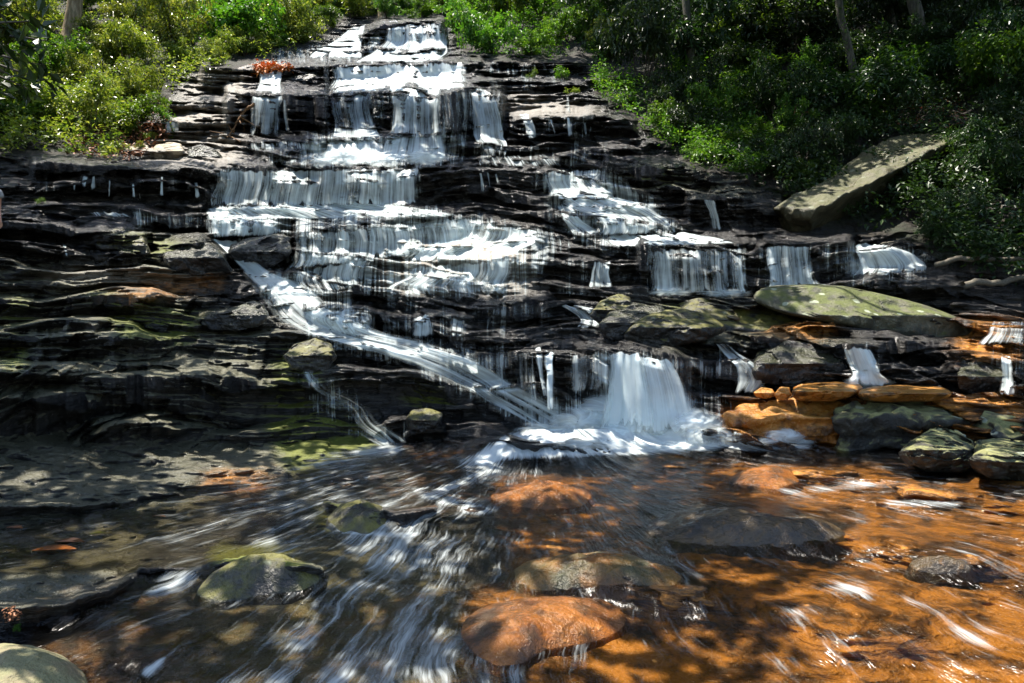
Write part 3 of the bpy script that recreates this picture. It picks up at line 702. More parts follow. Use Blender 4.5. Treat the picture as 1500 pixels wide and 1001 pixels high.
# thin film of water spread over the face between the falls
FILM = np.zeros_like(DB)
for pts, v_, sf in (([(385,72),(500,60),(520,96),(385,100)], .55, 8), ([(300,225),(420,228),(420,246),(300,246)], .4, 8), ([(1240,352),(1380,365),(1370,415),(1190,425)], .5, 8), ([(1400,462),(1510,462),(1510,590),(1440,590)], .42, 10), ([(1225,500),(1300,500),(1310,575),(1220,570)], .4, 8), ([(470,600),(760,590),(760,640),(560,652)], .26, 14), ([(360,400),(480,415),(650,500),(860,600),(800,640),(640,560),(420,490)], .66, 12), ([(430,335),(520,318),(700,312),(800,330),(850,360),(790,400),(780,440),(560,440),(420,400)], .70, 10), ([(440,440),(800,440),(830,500),(610,500),(520,490)], .48, 12),
                    ([(780,248),(900,250),(1010,335),(1100,360),(860,368),(800,320)], .64, 10), ([(780,360),(950,362),(950,440),(800,440)], .36, 12), ([(330,340),(430,340),(430,430),(400,430)], .50, 10),
                    ([(600,500),(880,505),(880,600),(800,600),(640,540)], .40, 8), ([(300,300),(640,300),(690,320),(430,345),(300,350)], .78, 8), ([(440,205),(670,205),(660,246),(420,246)], .8, 10),
                    ([(660,215),(870,205),(960,210),(880,245),(690,246)], .44, 10), ([(690,92),(860,92),(840,125),(700,135)], .45, 10), ([(440,190),(690,190),(690,246),(440,246)], .6, 10),([(478,130),(690,130),(690,200),(478,200)], .45, 8),([(660,120),(745,130),(745,240),(690,240)], .5, 8),([(310,246),(618,246),(618,300),(300,300)], .5, 6),
                    ([(1040,500),(1130,500),(1140,585),(1060,590)], .42, 10), ([(740,140),(880,150),(880,205),(740,205)], .34, 12), ([(400,520),(500,560),(600,650),(520,650),(430,580)], .42, 10),
                    ([(60,255),(300,262),(300,300),(60,290)], .24, 10), ([(120,300),(310,310),(310,340),(190,335)], .46, 8), ([(940,362),(1250,355),(1250,425),(940,430)], .40, 8), ([(360,205),(480,207),(480,246),(350,246)], .5, 8),
                    ([(870,505),(1040,520),(1060,640),(800,640)], .55, 10), ([(455,70),(665,28),(665,96),(440,96)], .5, 8), ([(1010,560),(1080,570),(1090,640),(1030,640)], .5, 8)):
    FILM = np.maximum(FILM, blur(poly_mask(pts), sf, sf * .7) * v_)
steep = sstep(0.25, 1.2, -np.gradient(HC + YS * (500.5 - PYg) / F, axis=0) / (np.abs(np.gradient(YS, axis=0)) + 0.004))
fd = FILM * 0.92 + 0.24 * (blur(steep, 2, 4, 1) - 0.5) * (FILM > 0.02)
YF = np.minimum(blur(YD, 3, 3, 1), YD) - 0.03
keep = FILM[:-1, :-1] > 0.06
f = grid_faces(NY, NX, keep)
uf = (PXg - 750) / F * 17.0 + 0.12 * (fbm(Xb * 1.1, Zb * 0.8, seed=33, octv=2) - 0.5); vf = Zb * 0.9
v, f, d1, e1_, uv1 = compact(world_pt(PXg, PYg, YF).reshape(-1, 3), f, fd.ravel(), np.clip(FILM * 4, 0, 1).ravel(), np.stack([uf, vf], -1).reshape(-1, 2))
tag(obj("water_film", mesh_np("water_film", v, f, dict(dens=d1, edge=e1_, silk=d1 * 0 + 0.1), uv1), M_VEIL), kind='structure')

# ------------------------------------------------------------------ the stream itself
j0 = np.searchsorted(GY, 628)
sx, sy = PXg[j0:], PYg[j0:]
bed = YD[j0:]
lvl = blur(YD, 46, 16, 2)[j0:]
zb = HC + bed * (500.5 - sy) / F
slope = np.maximum((sy - 500.5) / F, 0.12)
Ysurf = lvl - 0.035 / slope                                # a few centimetres of water over the smoothed bed
xw, yw = Ysurf * (sx - 750) / F, Ysurf
rad_u = np.arctan2(xw - 0.4, 11.2 - yw) * 6.0; rad_v = np.hypot(xw - 0.4, 11.2 - yw)
rip = (fbm(rad_u * 4.0, rad_v * 1.2, seed=91, octv=4) - 0.5) * 0.055 + (fbm(rad_u * 1.1, rad_v * 1.2, seed=92, octv=2) - 0.5) * 0.05
Ysurf = Ysurf - rip / slope * 0.6
WET = poly_mask([(560,652),(470,668),(420,690),(330,700),(230,735),(90,755),(10,775),(-60,790),(-60,835),(60,838),(180,830),(196,845),(170,872),(90,900),(40,925),(60,960),(125,1000),(120,1140),(1930,1140),(1930,760),(1500,712),(1330,668),(1240,650),(1100,655),(1075,640),(1050,620),(800,625),(740,640),(640,655)])
WET = blur(WET, 10, 6, 2)
dn = 0.165 + 0.30 * (fbm(PXg * 0.012, PYg * 0.03, seed=95, octv=3) - 0.3) + 0.14 * sstep(950, 560, PXg) * sstep(250, 420, PXg)
for pts, v_, sf in (([(760,622),(1075,620),(1090,652),(1010,662),(740,672),(700,690),(690,672)], .85, 9), ([(640,670),(760,655),(730,700),(640,735),(600,725),(690,690)], .42, 10),
                    ([(470,752),(600,752),(700,790),(690,850),(560,860),(480,800)], .36, 16), ([(590,705),(700,735),(760,745),(700,760),(610,730)], .42, 8), ([(480,770),(560,776),(640,778),(600,792),(500,785)], .5, 6),
                    ([(560,870),(640,850),(700,930),(680,1001),(480,1140),(420,1001)], .30, 24), ([(480,740),(545,730),(560,765),(500,775)], .45, 8),
                    ([(1100,720),(1260,700),(1300,712),(1180,730)], .34, 8), ([(1160,850),(1260,845),(1300,880),(1240,880)], .38, 12), ([(1370,905),(1450,930),(1480,960),(1400,940)], .42, 12),
                    ([(1440,860),(1510,880),(1510,910),(1460,890)], .34, 12), ([(240,830),(300,838),(280,870),(200,880)], .36, 8), ([(205,980),(245,955),(240,975),(215,1000)], .5, 6),
                    ([(520,650),(600,645),(590,668),(500,672)], .5, 8), ([(880,760),(1000,790),(1020,810),(900,790)], .25, 12), ([(1280,730),(1420,735),(1400,745),(1300,742)], .4, 6),
                    ([(1060,640),(1190,640),(1190,658),(1060,660)], .6, 7), ([(600,800),(720,790),(730,900),(640,900)], .22, 20)):
    dn = np.maximum(dn, blur(poly_mask(pts), sf, sf * .7) * v_ * 1.45)
edge = np.clip(WET[j0:] * 1.6 - 0.3, 0, 1)
P = world_pt(sx, sy, Ysurf)
keep = WET[j0:][:-1, :-1] > 0.12
f = grid_faces(sx.shape[0], sx.shape[1], keep)
uvs = np.stack([rad_u, rad_v], -1).reshape(-1, 2)
v, f, d1, e1, uv1 = compact(P.reshape(-1, 3), f, dn[j0:].ravel(), edge.ravel(), uvs)
tag(obj("stream_water", mesh_np("stream_water", v, f, dict(dens=d1, edge=e1), uv1), M_STREAM), kind='structure')
# ------------------------------------------------------------------ boulders and slabs lying on the rock
def boulder(name, label, outline, T, lean, mat, cat="boulder", seed=1, Y0=None, rough=0.085, strata=0.0, group=None, puff=0.55, under=0.45, nth=180, nph=90):
    o = np.array(outline, float)
    cx, cy = (o.min(0) + o.max(0)) / 2
    if Y0 is None: Y0 = float(lookup(YS, cx, o[:, 1].max())) 
    # radius of the outline in every direction (star-shaped)
    ang = np.linspace(0, 2 * math.pi, nth, endpoint=False)
    dense = np.concatenate([np.linspace(o[k], o[(k + 1) % len(o)], 24, endpoint=False) for k in range(len(o))])
    da = np.arctan2(dense[:, 1] - cy, dense[:, 0] - cx); rr = np.hypot(dense[:, 0] - cx, dense[:, 1] - cy)
    od = np.argsort(da); r = np.interp(ang, da[od], rr[od], period=2 * math.pi)
    k = 2; r = np.convolve(np.concatenate([r[-k:], r, r[:k]]), np.ones(2 * k + 1) / (2 * k + 1), 'valid')
    ph = np.linspace(-math.pi / 2, math.pi / 2, nph)
    rho = np.cos(ph)[:, None] ** 0.9 ; dep = -np.sign(np.sin(ph))[:, None] * np.abs(np.sin(ph))[:, None] ** puff
    px = cx + rho * r[None] * np.cos(ang)[None]; py = cy + rho * r[None] * np.sin(ang)[None]
    rl = (py - cy) / (o[:, 1].max() - cy)
    low = np.clip(rl, 0, 1)
    near = np.where(dep < 0, -(1 - (1 - np.abs(dep)) ** 2.0 * (1 - low) - (1 - np.abs(dep)) ** 6 * low), dep)
    Y = Y0 + lean * 1.7 * np.clip(-rl, 0, 1.2) + under * lean * low + T * near
    P = world_pt(px, py, Y)
    sc = max(np.ptp(P[..., 0]), np.ptp(P[..., 2]))
    q = P / sc
    n = fbm(q[..., 0] * 3 + seed, q[..., 2] * 3, q[..., 1] * 3, seed=seed, octv=5) - 0.5
    rd = np.abs(fbm(q[..., 0] * 2.2 + seed, q[..., 2] * 3.4 + 0.6 * q[..., 0], q[..., 1] * 2.2, seed=seed + 3, octv=4) - 0.5)
    bx = np.floor(q[..., 0] * 4.2 + 2.0 * n + q[..., 2]); bz = np.floor(q[..., 2] * 7 + 2.2 * n); blk = _hash(bx, bz, bx * 0, seed) - 0.5
    Y = Y + (3.4 * rough * sc * n + 3.0 * rough * sc * (0.12 - rd) + 0.9 * rough * sc * blk) * np.clip(rho * 6, 0, 1)
    if strata:
        pz = (P[..., 2] + 0.25 * P[..., 0] * 0.2 + 0.12 * sc * n) / (strata * sc); fz = pz - np.floor(pz)
        Y = Y - 0.055 * sc * (fz - 0.5) * np.clip(rho * 3, 0, 1)
    cpx = 0.22 * rough / 0.05 * (fbm(q[..., 0] * 4, q[..., 2] * 4, q[..., 1] * 4, seed=seed + 9, octv=4) - 0.5)
    px = cx + (px - cx) * (1 + cpx); py = cy + (py - cy) * (1 + cpx)
    P = world_pt(px, py, Y).reshape(-1, 3)
    base = Vector(world_pt(cx, o[:, 1].max(), Y0).tolist())
    f = []
    j, i = np.meshgrid(np.arange(nph - 1), np.arange(nth), indexing='ij'); a = j * nth + i; b = j * nth + (i + 1) % nth
    f = np.stack([a, b, b + nth, a + nth], -1).reshape(-1, 4)
    ob = obj(name, mesh_np(name, P - np.array(base), f[:, ::-1]), mat, None, base)
    return tag(ob, label, cat, group)

def stream_stone(label, outline, h, mat, seed=1, rough=1.0, cat="boulder", name="boulder", crest=-0.2, nth=200, nr=60):
    """a stone standing in the stream: its waterline is the outline, its skirt goes on under water"""
    o = np.array(outline, float); cx, cy = (o.min(0) + o.max(0)) / 2
    dense = np.concatenate([np.linspace(o[k], o[(k + 1) % len(o)], 24, endpoint=False) for k in range(len(o))])
    ang = np.linspace(0, 2 * math.pi, nth, endpoint=False)
    da = np.arctan2(dense[:, 1] - cy, dense[:, 0] - cx); rr = np.hypot(dense[:, 0] - cx, dense[:, 1] - cy); od = np.argsort(da)
    r = np.interp(ang, da[od], rr[od], period=2 * math.pi); r = np.convolve(np.concatenate([r[-2:], r, r[:2]]), np.ones(5) / 5, 'valid')
    rho = np.linspace(0, 1.2, nr)[:, None]
    px = cx + rho * r * np.cos(ang); py = cy + rho * r * np.sin(ang)
    z0 = lookup(SURF_Z, cx, cy); slope = lookup(SURF_Z, cx, cy + 8) - z0
    zw = lookup(SURF_L, px, py)
    Y = (HC - zw) / np.maximum((py - 500.5) / F, 0.05)
    X = Y * (px - 750) / F
    prof_ = np.where(rho < 1, (1 - rho ** 2.4), -(rho - 1) * 9.0) + 0 * ang
    prof_ = prof_ * (1 + 0.5 * np.clip(-np.sin(ang) * rho * 0.6 - crest, -0.5, 0.6))
    n1 = fbm(X * 2.2 + seed, Y * 2.2, seed=seed, octv=5) - 0.5
    n2 = np.abs(fbm(X * 3.5 + seed, Y * 5.0, seed=seed + 3, octv=4) - 0.5)
    n3 = fbm(X * 14 + seed, Y * 14, seed=seed + 5, octv=3) - 0.5
    h = h * 0.55
    Z = zw + h * (prof_ + rough * (1.3 * n1 + 1.5 * (0.12 - np.minimum(n2, 0.16)) + 0.35 * n3) * np.clip(1.35 - rho, 0, 1))
    P = np.stack([X, Y, Z], -1).reshape(-1, 3); base = np.array([X[0, 0], Y[0, 0], float(z0)])
    j, i = np.meshgrid(np.arange(nr - 1), np.arange(nth), indexing='ij'); a = j * nth + i; b = j * nth + (i + 1) % nth
    f = np.stack([a, b, b + nth, a + nth], -1).reshape(-1, 4)
    A, B, C_ = P[f[nth * 5, 0]], P[f[nth * 5, 1]], P[f[nth * 5, 2]]
    if np.cross(B - A, C_ - A)[2] < 0: f = f[:, ::-1]
    return tag(obj(name, mesh_np(name, P - base, f), mat, None, Vector(base.tolist())), label, cat)
SURF_Z = np.concatenate([HC + YD[:j0] * (500.5 - PYg[:j0]) / F, HC + Ysurf * (500.5 - sy) / F])
SURF_L = blur(SURF_Z, 16, 6, 2)
SURF_Z = blur(SURF_Z, 30, 10, 2)
B_MOSS = boulder_material("mossy_stone", (0.03, 0.032, 0.022), (0.10, 0.095, 0.06), (0.22, 0.20, 0.14), (0.050, 0.060, 0.012), 0.85, 0.5, 0.7)
B_GREEN = boulder_material("olive_stone", (0.012, 0.012, 0.010), (0.030, 0.029, 0.022), (0.10, 0.09, 0.06), (0.115, 0.115, 0.045), 1.0, 0.6, 0.5, 0.7)  # near-black base puts the shade of the fronts into the colour; moss on tops
B_DARK = boulder_material("black_wet_stone", (0.010, 0.010, 0.011), (0.028, 0.027, 0.026), (0.07, 0.066, 0.06), (0.05, 0.055, 0.010), 0.25, 0.22)
B_DARKMOSS = boulder_material("black_mossy_stone", (0.012, 0.012, 0.012), (0.032, 0.031, 0.028), (0.08, 0.078, 0.07), (0.075, 0.070, 0.012), 0.8, 0.28, 0.3)
B_GLIT = boulder_material('glittering_wet_stone', (0.012, 0.011, 0.011), (0.03, 0.027, 0.024), (0.16, 0.08, 0.025), (0.10, 0.06, 0.015), 0.25, 0.12)
B_ORANGE = boulder_material("rust_stone", (0.22, 0.075, 0.012), (0.42, 0.17, 0.030), (0.56, 0.27, 0.07), (0.20, 0.13, 0.03), 0.3, 0.24, 0, 0.75)
B_AMBER = boulder_material("amber_stone", (0.05, 0.018, 0.006), (0.23, 0.078, 0.014), (0.36, 0.16, 0.05), (0.12, 0.07, 0.02), 0.1, 0.12, 0, 0.7)
B_TAN = boulder_material("tan_stone", (0.13, 0.105, 0.06), (0.21, 0.17, 0.095), (0.29, 0.235, 0.14), (0.10, 0.11, 0.05), 0.5, 0.6)
B_PALE = boulder_material("pale_dry_stone", (0.16, 0.13, 0.10), (0.34, 0.29, 0.22), (0.46, 0.41, 0.33), (0.2, 0.15, 0.06), 0.25, 0.6, 0, 0.7)

boulder("boulder", "long low mossy boulder with pale lichen spots under the right-hand ledge", [(1106,432),(1130,421),(1190,419),(1232,421),(1290,432),(1350,448),(1405,468),(1438,486),(1436,500),(1400,506),(1350,498),(1290,490),(1230,478),(1160,462),(1115,452)], 0.75, 0.5, B_MOSS, seed=8, Y0=12.6, rough=0.055)
boulder("boulder", "cracked green stone like a loaf at the stream edge, below the green boulders", [(1322,662),(1345,640),(1372,629),(1402,634),(1424,648),(1430,670),(1412,690),(1370,690),(1335,682)], 0.45, 0.4, B_GREEN, seed=23, Y0=7.7, rough=0.15, strata=0.22)
boulder("boulder", "flat green stone right of the loaf-shaped one, at the right edge", [(1420,668),(1440,650),(1475,648),(1530,655),(1560,690),(1500,706),(1450,700),(1425,688)], 0.45, 0.4, B_GREEN, seed=29, Y0=7.2, rough=0.15, strata=0.225)
boulder("boulder", "flat yellow-topped stone above the green boulders, under the small dense fall", [(1256,575),(1275,567),(1330,564),(1385,568),(1398,580),(1360,588),(1300,590),(1262,586)], 0.5, 0.4, B_ORANGE, seed=31, Y0=9.4, rough=0.05)
boulder("boulder", "orange block with a black front left of the small dense fall's foot", [(1159,570),(1180,562),(1225,560),(1262,564),(1258,580),(1220,588),(1180,588),(1162,584)], 0.45, 0.4, B_ORANGE, seed=37, Y0=9.7)
boulder("boulder", "round orange pebble of a stone beside the wispy fall's foot", [(1134,578),(1142,567),(1156,568),(1160,578),(1154,586),(1140,586)], 0.14, 0.08, B_ORANGE, cat="stone", seed=41, Y0=9.8)
boulder("boulder", "pale orange stone wedged left of the round pebble", [(1104,574),(1116,568),(1132,570),(1136,580),(1122,584),(1108,582)], 0.14, 0.1, B_ORANGE, cat="stone", seed=43, Y0=9.9)
stream_stone("smooth amber boulder washed over by the stream in the foreground", [(674,930),(682,906),(712,886),(760,876),(830,874),(885,880),(915,898),(918,914),(895,932),(850,944),(800,952),(765,972),(730,976),(694,958)], 0.15, B_AMBER, seed=53, rough=0.7)
stream_stone("tan sunlit boulder cut off by the bottom left corner", [(-60,1010),(-40,955),(0,944),(50,948),(95,962),(125,985),(132,1010),(110,1050),(40,1080),(-40,1070)], 0.2, B_TAN, seed=59, rough=0.4)
boulder("boulder", "black boulder with a mossy crown right of the twisting runnel", [(862,462),(880,442),(905,432),(922,436),(925,452),(905,470),(880,476)], 0.4, 0.35, B_DARKMOSS, seed=61, Y0=12.3)
boulder("boulder", "grey streaked boulder just above the bottom fall's right shoulder", [(876,478),(890,458),(930,446),(968,450),(985,470),(960,490),(925,500),(890,498)], 0.45, 0.4, B_DARK, seed=67, Y0=11.6)
boulder("boulder", "mossy yellow-green boulder right of the grey streaked one", [(912,496),(925,474),(955,460),(1000,452),(1040,462),(1060,480),(1030,500),(980,508),(935,506)], 0.5, 0.45, B_DARKMOSS, seed=71, Y0=11.3)
boulder("boulder", "square black block between the narrow left fall and the upper fall", [(412,138),(430,132),(478,132),(484,140),(484,188),(470,196),(425,194),(412,186)], 0.7, 0.1, B_DARK, seed=73, Y0=23.3, rough=0.03, puff=0.35)
boulder("boulder", "crumbly dark knob above the square black block", [(412,112),(428,102),(462,98),(480,102),(480,128),(460,134),(425,134),(412,126)], 0.6, 0.4, B_DARK, seed=79, Y0=25.0, rough=0.10)
boulder("boulder", "dark bulging rock in the notch of the upper fall, between its left and centre arms", [(544,150),(550,140),(568,140),(574,160),(572,186),(560,190),(546,184)], 0.5, 0.3, B_DARK, seed=83, Y0=22.6)
boulder("boulder", "large pale sunlit stone on the left bank ledge", [(220,224),(228,212),(245,207),(265,212),(272,224),(258,234),(230,236)], 0.5, 0.5, B_PALE, seed=89, Y0=19.3, rough=0.05)
boulder("boulder", "pale sunlit stone left of the large one on the bank ledge", [(176,226),(184,214),(204,208),(218,214),(220,228),(200,236),(182,236)], 0.5, 0.5, B_PALE, seed=97, Y0=19.4, rough=0.05)
boulder("boulder", "dark wedge-shaped boulder right of the pale stones on the bank ledge", [(272,234),(276,218),(298,212),(318,222),(330,238),(312,246),(284,244)], 0.5, 0.4, B_DARK, seed=101, Y0=19.0)
boulder("boulder", "undercut mossy block with a pale flat top on the left ledges", [(138,352),(140,342),(170,336),(200,338),(216,348),(220,372),(200,384),(182,380),(176,366),(146,366)], 0.5, 0.35, B_DARKMOSS, seed=103, Y0=13.8)
boulder("boulder", "rounded black whaleback rock against the top of the diagonal chute", [(232,385),(250,362),(282,352),(312,362),(332,380),(338,398),(300,404),(255,402)], 0.6, 0.5, B_DARK, seed=107, Y0=13.6)
boulder("boulder", "black lump beside the middle of the diagonal chute, left of it", [(292,474),(310,458),(345,450),(370,440),(385,446),(394,462),(385,478),(350,484),(310,484)], 0.4, 0.35, B_DARK, seed=109, Y0=11.6)
boulder("boulder", "round dark boulder under the diagonal chute, above the stray thread", [(418,522),(432,504),(462,496),(485,506),(494,524),(478,542),(452,546),(430,540)], 0.4, 0.35, B_DARKMOSS, seed=113, Y0=10.6)
boulder("boulder", "small black stone with a mossy edge in the rock apron below the chute", [(596,612),(604,600),(628,598),(650,606),(640,624),(616,634),(600,628)], 0.25, 0.2, B_DARKMOSS, cat="stone", seed=127, Y0=10.0)
boulder("boulder", "dark rock with glints left of the arched curtain, over the chute", [(333,372),(340,358),(372,350),(405,344),(428,346),(425,372),(400,392),(372,394),(350,386)], 0.5, 0.4, B_DARK, seed=131, Y0=14.6)
stream_stone("flat dark wet rock breaking the stream at right, glittering", [(940,768),(965,754),(1015,748),(1080,747),(1135,754),(1205,764),(1248,780),(1220,792),(1150,800),(1060,800),(985,794),(946,784)], 0.14, B_GLIT, seed=137, rough=1.3)
stream_stone("rust and black rock breaking the water above the amber boulder", [(742,846),(760,826),(810,814),(880,812),(950,822),(1005,842),(990,864),(920,856),(850,862),(780,866)], 0.13, boulder_material("rust_black_stone", (0.02, 0.018, 0.016), (0.20, 0.075, 0.015), (0.36, 0.16, 0.04), (0.05, 0.05, 0.012), 0.4, 0.18), seed=139, rough=1.1)
stream_stone("small rusty rock pile in mid-stream below the splash", [(716,728),(728,714),(780,708),(840,712),(870,722),(855,742),(800,748),(740,740)], 0.14, B_AMBER, seed=149, rough=1.2)
stream_stone("mossy lump with white water either side in the left half of the stream", [(478,762),(492,744),(530,736),(562,744),(568,768),(540,782),(500,780)], 0.16, B_DARKMOSS, seed=151, rough=0.9)
stream_stone("low mossy rock where the side channel spills, lower left", [(285,870),(310,840),(360,818),(420,812),(462,828),(475,850),(440,866),(380,872),(320,884)], 0.18, B_DARKMOSS, seed=157, rough=0.9)
stream_stone("black glittering bar of rock in the sunlit amber water at right", [(1330,826),(1345,816),(1390,818),(1425,830),(1420,840),(1375,840),(1340,836)], 0.08, B_GLIT, cat="stone", seed=163, rough=1.2)
stream_stone("orange sunlit boulder in the stream close under the splash, to the right", [(1065,702),(1090,688),(1130,682),(1165,690),(1172,706),(1140,716),(1090,714)], 0.12, B_AMBER, seed=167, rough=0.9)
boulder("boulder", "black wet boulder under the right-hand edge fall", [(1395,545),(1410,528),(1445,520),(1475,530),(1490,556),(1480,578),(1440,584),(1405,574)], 0.5, 0.4, B_DARK, seed=173, Y0=10.1)
boulder("boulder", "dark glittering boulder between the wispy and the small dense fall", [(1098,540),(1110,512),(1150,500),(1200,500),(1235,514),(1242,545),(1220,562),(1160,566),(1112,560)], 0.55, 0.4, B_DARK, seed=179, Y0=11.0)

# flat-topped blocks and slabs: a traced top surface with its own thickness
def block(name, label, top, down, mat, cat="boulder", flat=0.5, amp=0.10, seed=5, group=None, rim=0.05):
    T = np.array([world_pt(a, b, c) for a, b, c in top])
    c0 = T.mean(0); nrm = np.linalg.svd(T - c0)[2][2]; nrm = nrm * (1 if nrm[2] > 0 else -1)
    T = T - ((T - c0) @ nrm)[:, None] * nrm[None] * flat
    dn_ = np.array(down, float)
    n = len(T); out = np.concatenate([np.linspace(T[k], T[(k + 1) % n], 18, endpoint=False) for k in range(n)])
    N = len(out); rings = []
    prof = [(s_, 0.0) for s_ in np.linspace(0, 0.94, 18)] + [(0.97, 0.01), (0.99, 0.03), (1.0, 0.07)] + [(1.0 + 0.015 * math.sin(q * 9), q) for q in np.linspace(0.12, 0.95, 16)] + [(0.95, 1.0), (0.5, 1.02), (0.0, 1.02)]
    P = np.stack([c0 + (out - c0) * s_ + dn_ * d_ for s_, d_ in prof])
    sc = np.ptp(T[:, 0])
    f1 = fbm(P[..., 0] * 1.6 + seed, P[..., 2] * 2.2, P[..., 1] * 1.6, seed=seed, octv=5) - 0.5
    f2 = np.abs(fbm(P[..., 0] * 1.1 + seed, P[..., 2] * 1.5, P[..., 1] * 1.6, seed=seed + 4, octv=4) - 0.5)
    P = P + nrm * ((f1 * 2.2 + 1.6 * (0.10 - np.minimum(f2, 0.10)) * -4.0) * amp)[..., None]
    lay = np.floor((P[..., 2] - 0.1 * P[..., 0] + 0.2 * f1) / 0.13)
    e_ = (fbm(P[..., 0] * 3.2, P[..., 2] * 3.2, P[..., 1] * 3.2, seed=seed + 1, octv=4) - 0.5) * 2.6 * amp + (_hash(lay, lay * 0, lay * 0, seed) - 0.5) * 1.0 * amp * np.array([min(1, q[1] * 6) for q in prof])[:, None]
    rad = (P - c0); rad[..., 2] = 0; rad /= np.linalg.norm(rad, axis=2, keepdims=True) + 1e-6
    P = P + rad * (e_ * np.array([sstep(0.5, 1, q[0]) for q in prof])[:, None])[..., None]
    R_ = len(prof)
    j, i = np.meshgrid(np.arange(R_ - 1), np.arange(N), indexing='ij'); a = j * N + i; b = j * N + (i + 1) % N
    f = np.stack([a, b, b + N, a + N], -1).reshape(-1, 4)
    base = T.mean(0) + dn_
    P3 = P.reshape(-1, 3)
    A, B, C_ = P3[f[0, 0]], P3[f[0, 1]], P3[f[0, 2]]
    A, B, C_, D_ = (P3[f[N * 4 + 3, q]] for q in range(4))
    if np.cross(C_ - A, D_ - B)[2] < 0: f = f[:, ::-1]
    o = obj(name, mesh_np(name, P3 - base, f), mat, None, Vector(base.tolist()))
    return tag(o, label, cat, group)

B_SLAB = boulder_material("slab_stone", (0.034, 0.032, 0.015), (0.08, 0.07, 0.036), (0.17, 0.15, 0.095), (0.045, 0.05, 0.012), 0.5, 0.5, 0.25)
block("rock_slab", "huge tilted flat slab of rock lying on the dark right bank, streaked with sun",
      [(1138,296,16.0),(1172,285,16.8),(1214,261,17.4),(1262,220,18.3),(1293,203,18.7),(1332,195,18.9),(1377,194,18.6),(1400,199,17.9),(1376,214,17.0),(1332,236,16.5),(1304,251,16.1),(1259,276,15.7),(1192,311,15.0),(1164,305,15.3)], (0.35, 1.3, -0.40), B_SLAB, "slab", 0.3, 0.085, 5)
block("boulder", "green crusted ledge of rock with bright cracked top and black shaded front beside the stream",
      [(1228,612,9.0),(1246,592,9.5),(1290,578,9.9),(1345,575,10.0),(1400,584,9.9),(1450,588,9.7),(1475,600,9.2),(1462,618,8.85),(1410,622,8.7),(1350,616,8.65),(1300,606,8.75),(1256,616,8.75)], (-0.02, 0.10, -0.48), B_GREEN, "boulder", 0.3, 0.15, 11)
block("boulder", "pale yellow-green ledge of rock running out of the right edge of the photo",
      [(1432,612,8.7),(1455,594,9.2),(1510,586,9.5),(1600,590,9.6),(1680,610,9.0),(1600,640,8.2),(1510,634,8.1),(1460,634,8.2)], (0.0, 0.10, -0.34), B_GREEN, "boulder", 0.3, 0.15, 17)
block("boulder", "orange shelf rock with dark underside that the little fall drops from",
      [(1066,606,9.4),(1084,594,9.8),(1130,588,10.0),(1190,583,10.1),(1252,586,10.0),(1258,600,9.4),(1236,612,9.1),(1186,606,9.15),(1140,604,9.2),(1100,616,9.1),(1078,618,9.2)], (0.0, 0.12, -0.32), B_ORANGE, "boulder", 0.3, 0.13, 47)
block("boulder", "broad dark mossy shelf behind the long mossy boulder, under the right-hand ledge",
      [(1000,440,13.6),(1100,434,14.2),(1180,432,14.6),(1260,440,14.6),(1300,470,13.0),(1220,492,12.2),(1120,482,12.2),(1040,470,12.4)], (0.0, 0.2, -0.4), B_DARKMOSS, "boulder", 0.3, 0.10, 53)
# ------------------------------------------------------------------ vegetation
def leaf_cloud(centers, axes, per, size, seed, ratio=2.6, droop=0.25, spread=1.0, whorl=True):
    """many small folded leaves whorled round twig tips; returns verts, faces, tone"""
    r = np.random.default_rng(seed)
    m = len(centers); N = m * per
    C = np.repeat(centers, per, 0); A = np.repeat(axes, per, 0)
    # leaf directions around the twig axis
    th = r.uniform(0, 2 * math.pi, N); el = r.normal(0.25, 0.35, N)
    ref = np.where(np.abs(A[:, 2:3]) < 0.9, np.array([[0, 0, 1.0]]), np.array([[1.0, 0, 0]]))
    e1 = np.cross(A, ref); e1 /= np.linalg.norm(e1, axis=1, keepdims=True) + 1e-9
    e2 = np.cross(A, e1)
    d = (np.cos(th)[:, None] * e1 + np.sin(th)[:, None] * e2) * np.cos(el)[:, None] + A * np.sin(el)[:, None]
    d[:, 2] -= droop * r.uniform(0, 1, N); d /= np.linalg.norm(d, axis=1, keepdims=True)
    up = np.tile(np.array([[0, 0, 1.0]]), (N, 1)) + r.normal(0, 0.45, (N, 3))
    sdir = np.cross(d, up); sdir /= np.linalg.norm(sdir, axis=1, keepdims=True) + 1e-9
    nrm = np.cross(sdir, d)
    L = size * r.uniform(0.6, 1.25, N)[:, None]; Wd = L / ratio
    o = C + r.normal(0, size * spread, (N, 3)) + d * (size * 0.15)
    v = np.stack([o, o + d * L * 0.45 + sdir * Wd * 0.5 + nrm * L * 0.05, o + d * L - nrm * L * 0.12, o + d * L * 0.45 - sdir * Wd * 0.5 + nrm * L * 0.05], 1)
    f = np.arange(N * 4).reshape(N, 4)
    tone = np.clip(np.repeat(r.uniform(0.15, 0.85, m), per) + r.normal(0, 0.16, N), 0, 1)
    return v.reshape(-1, 3), f, np.repeat(tone, 4)

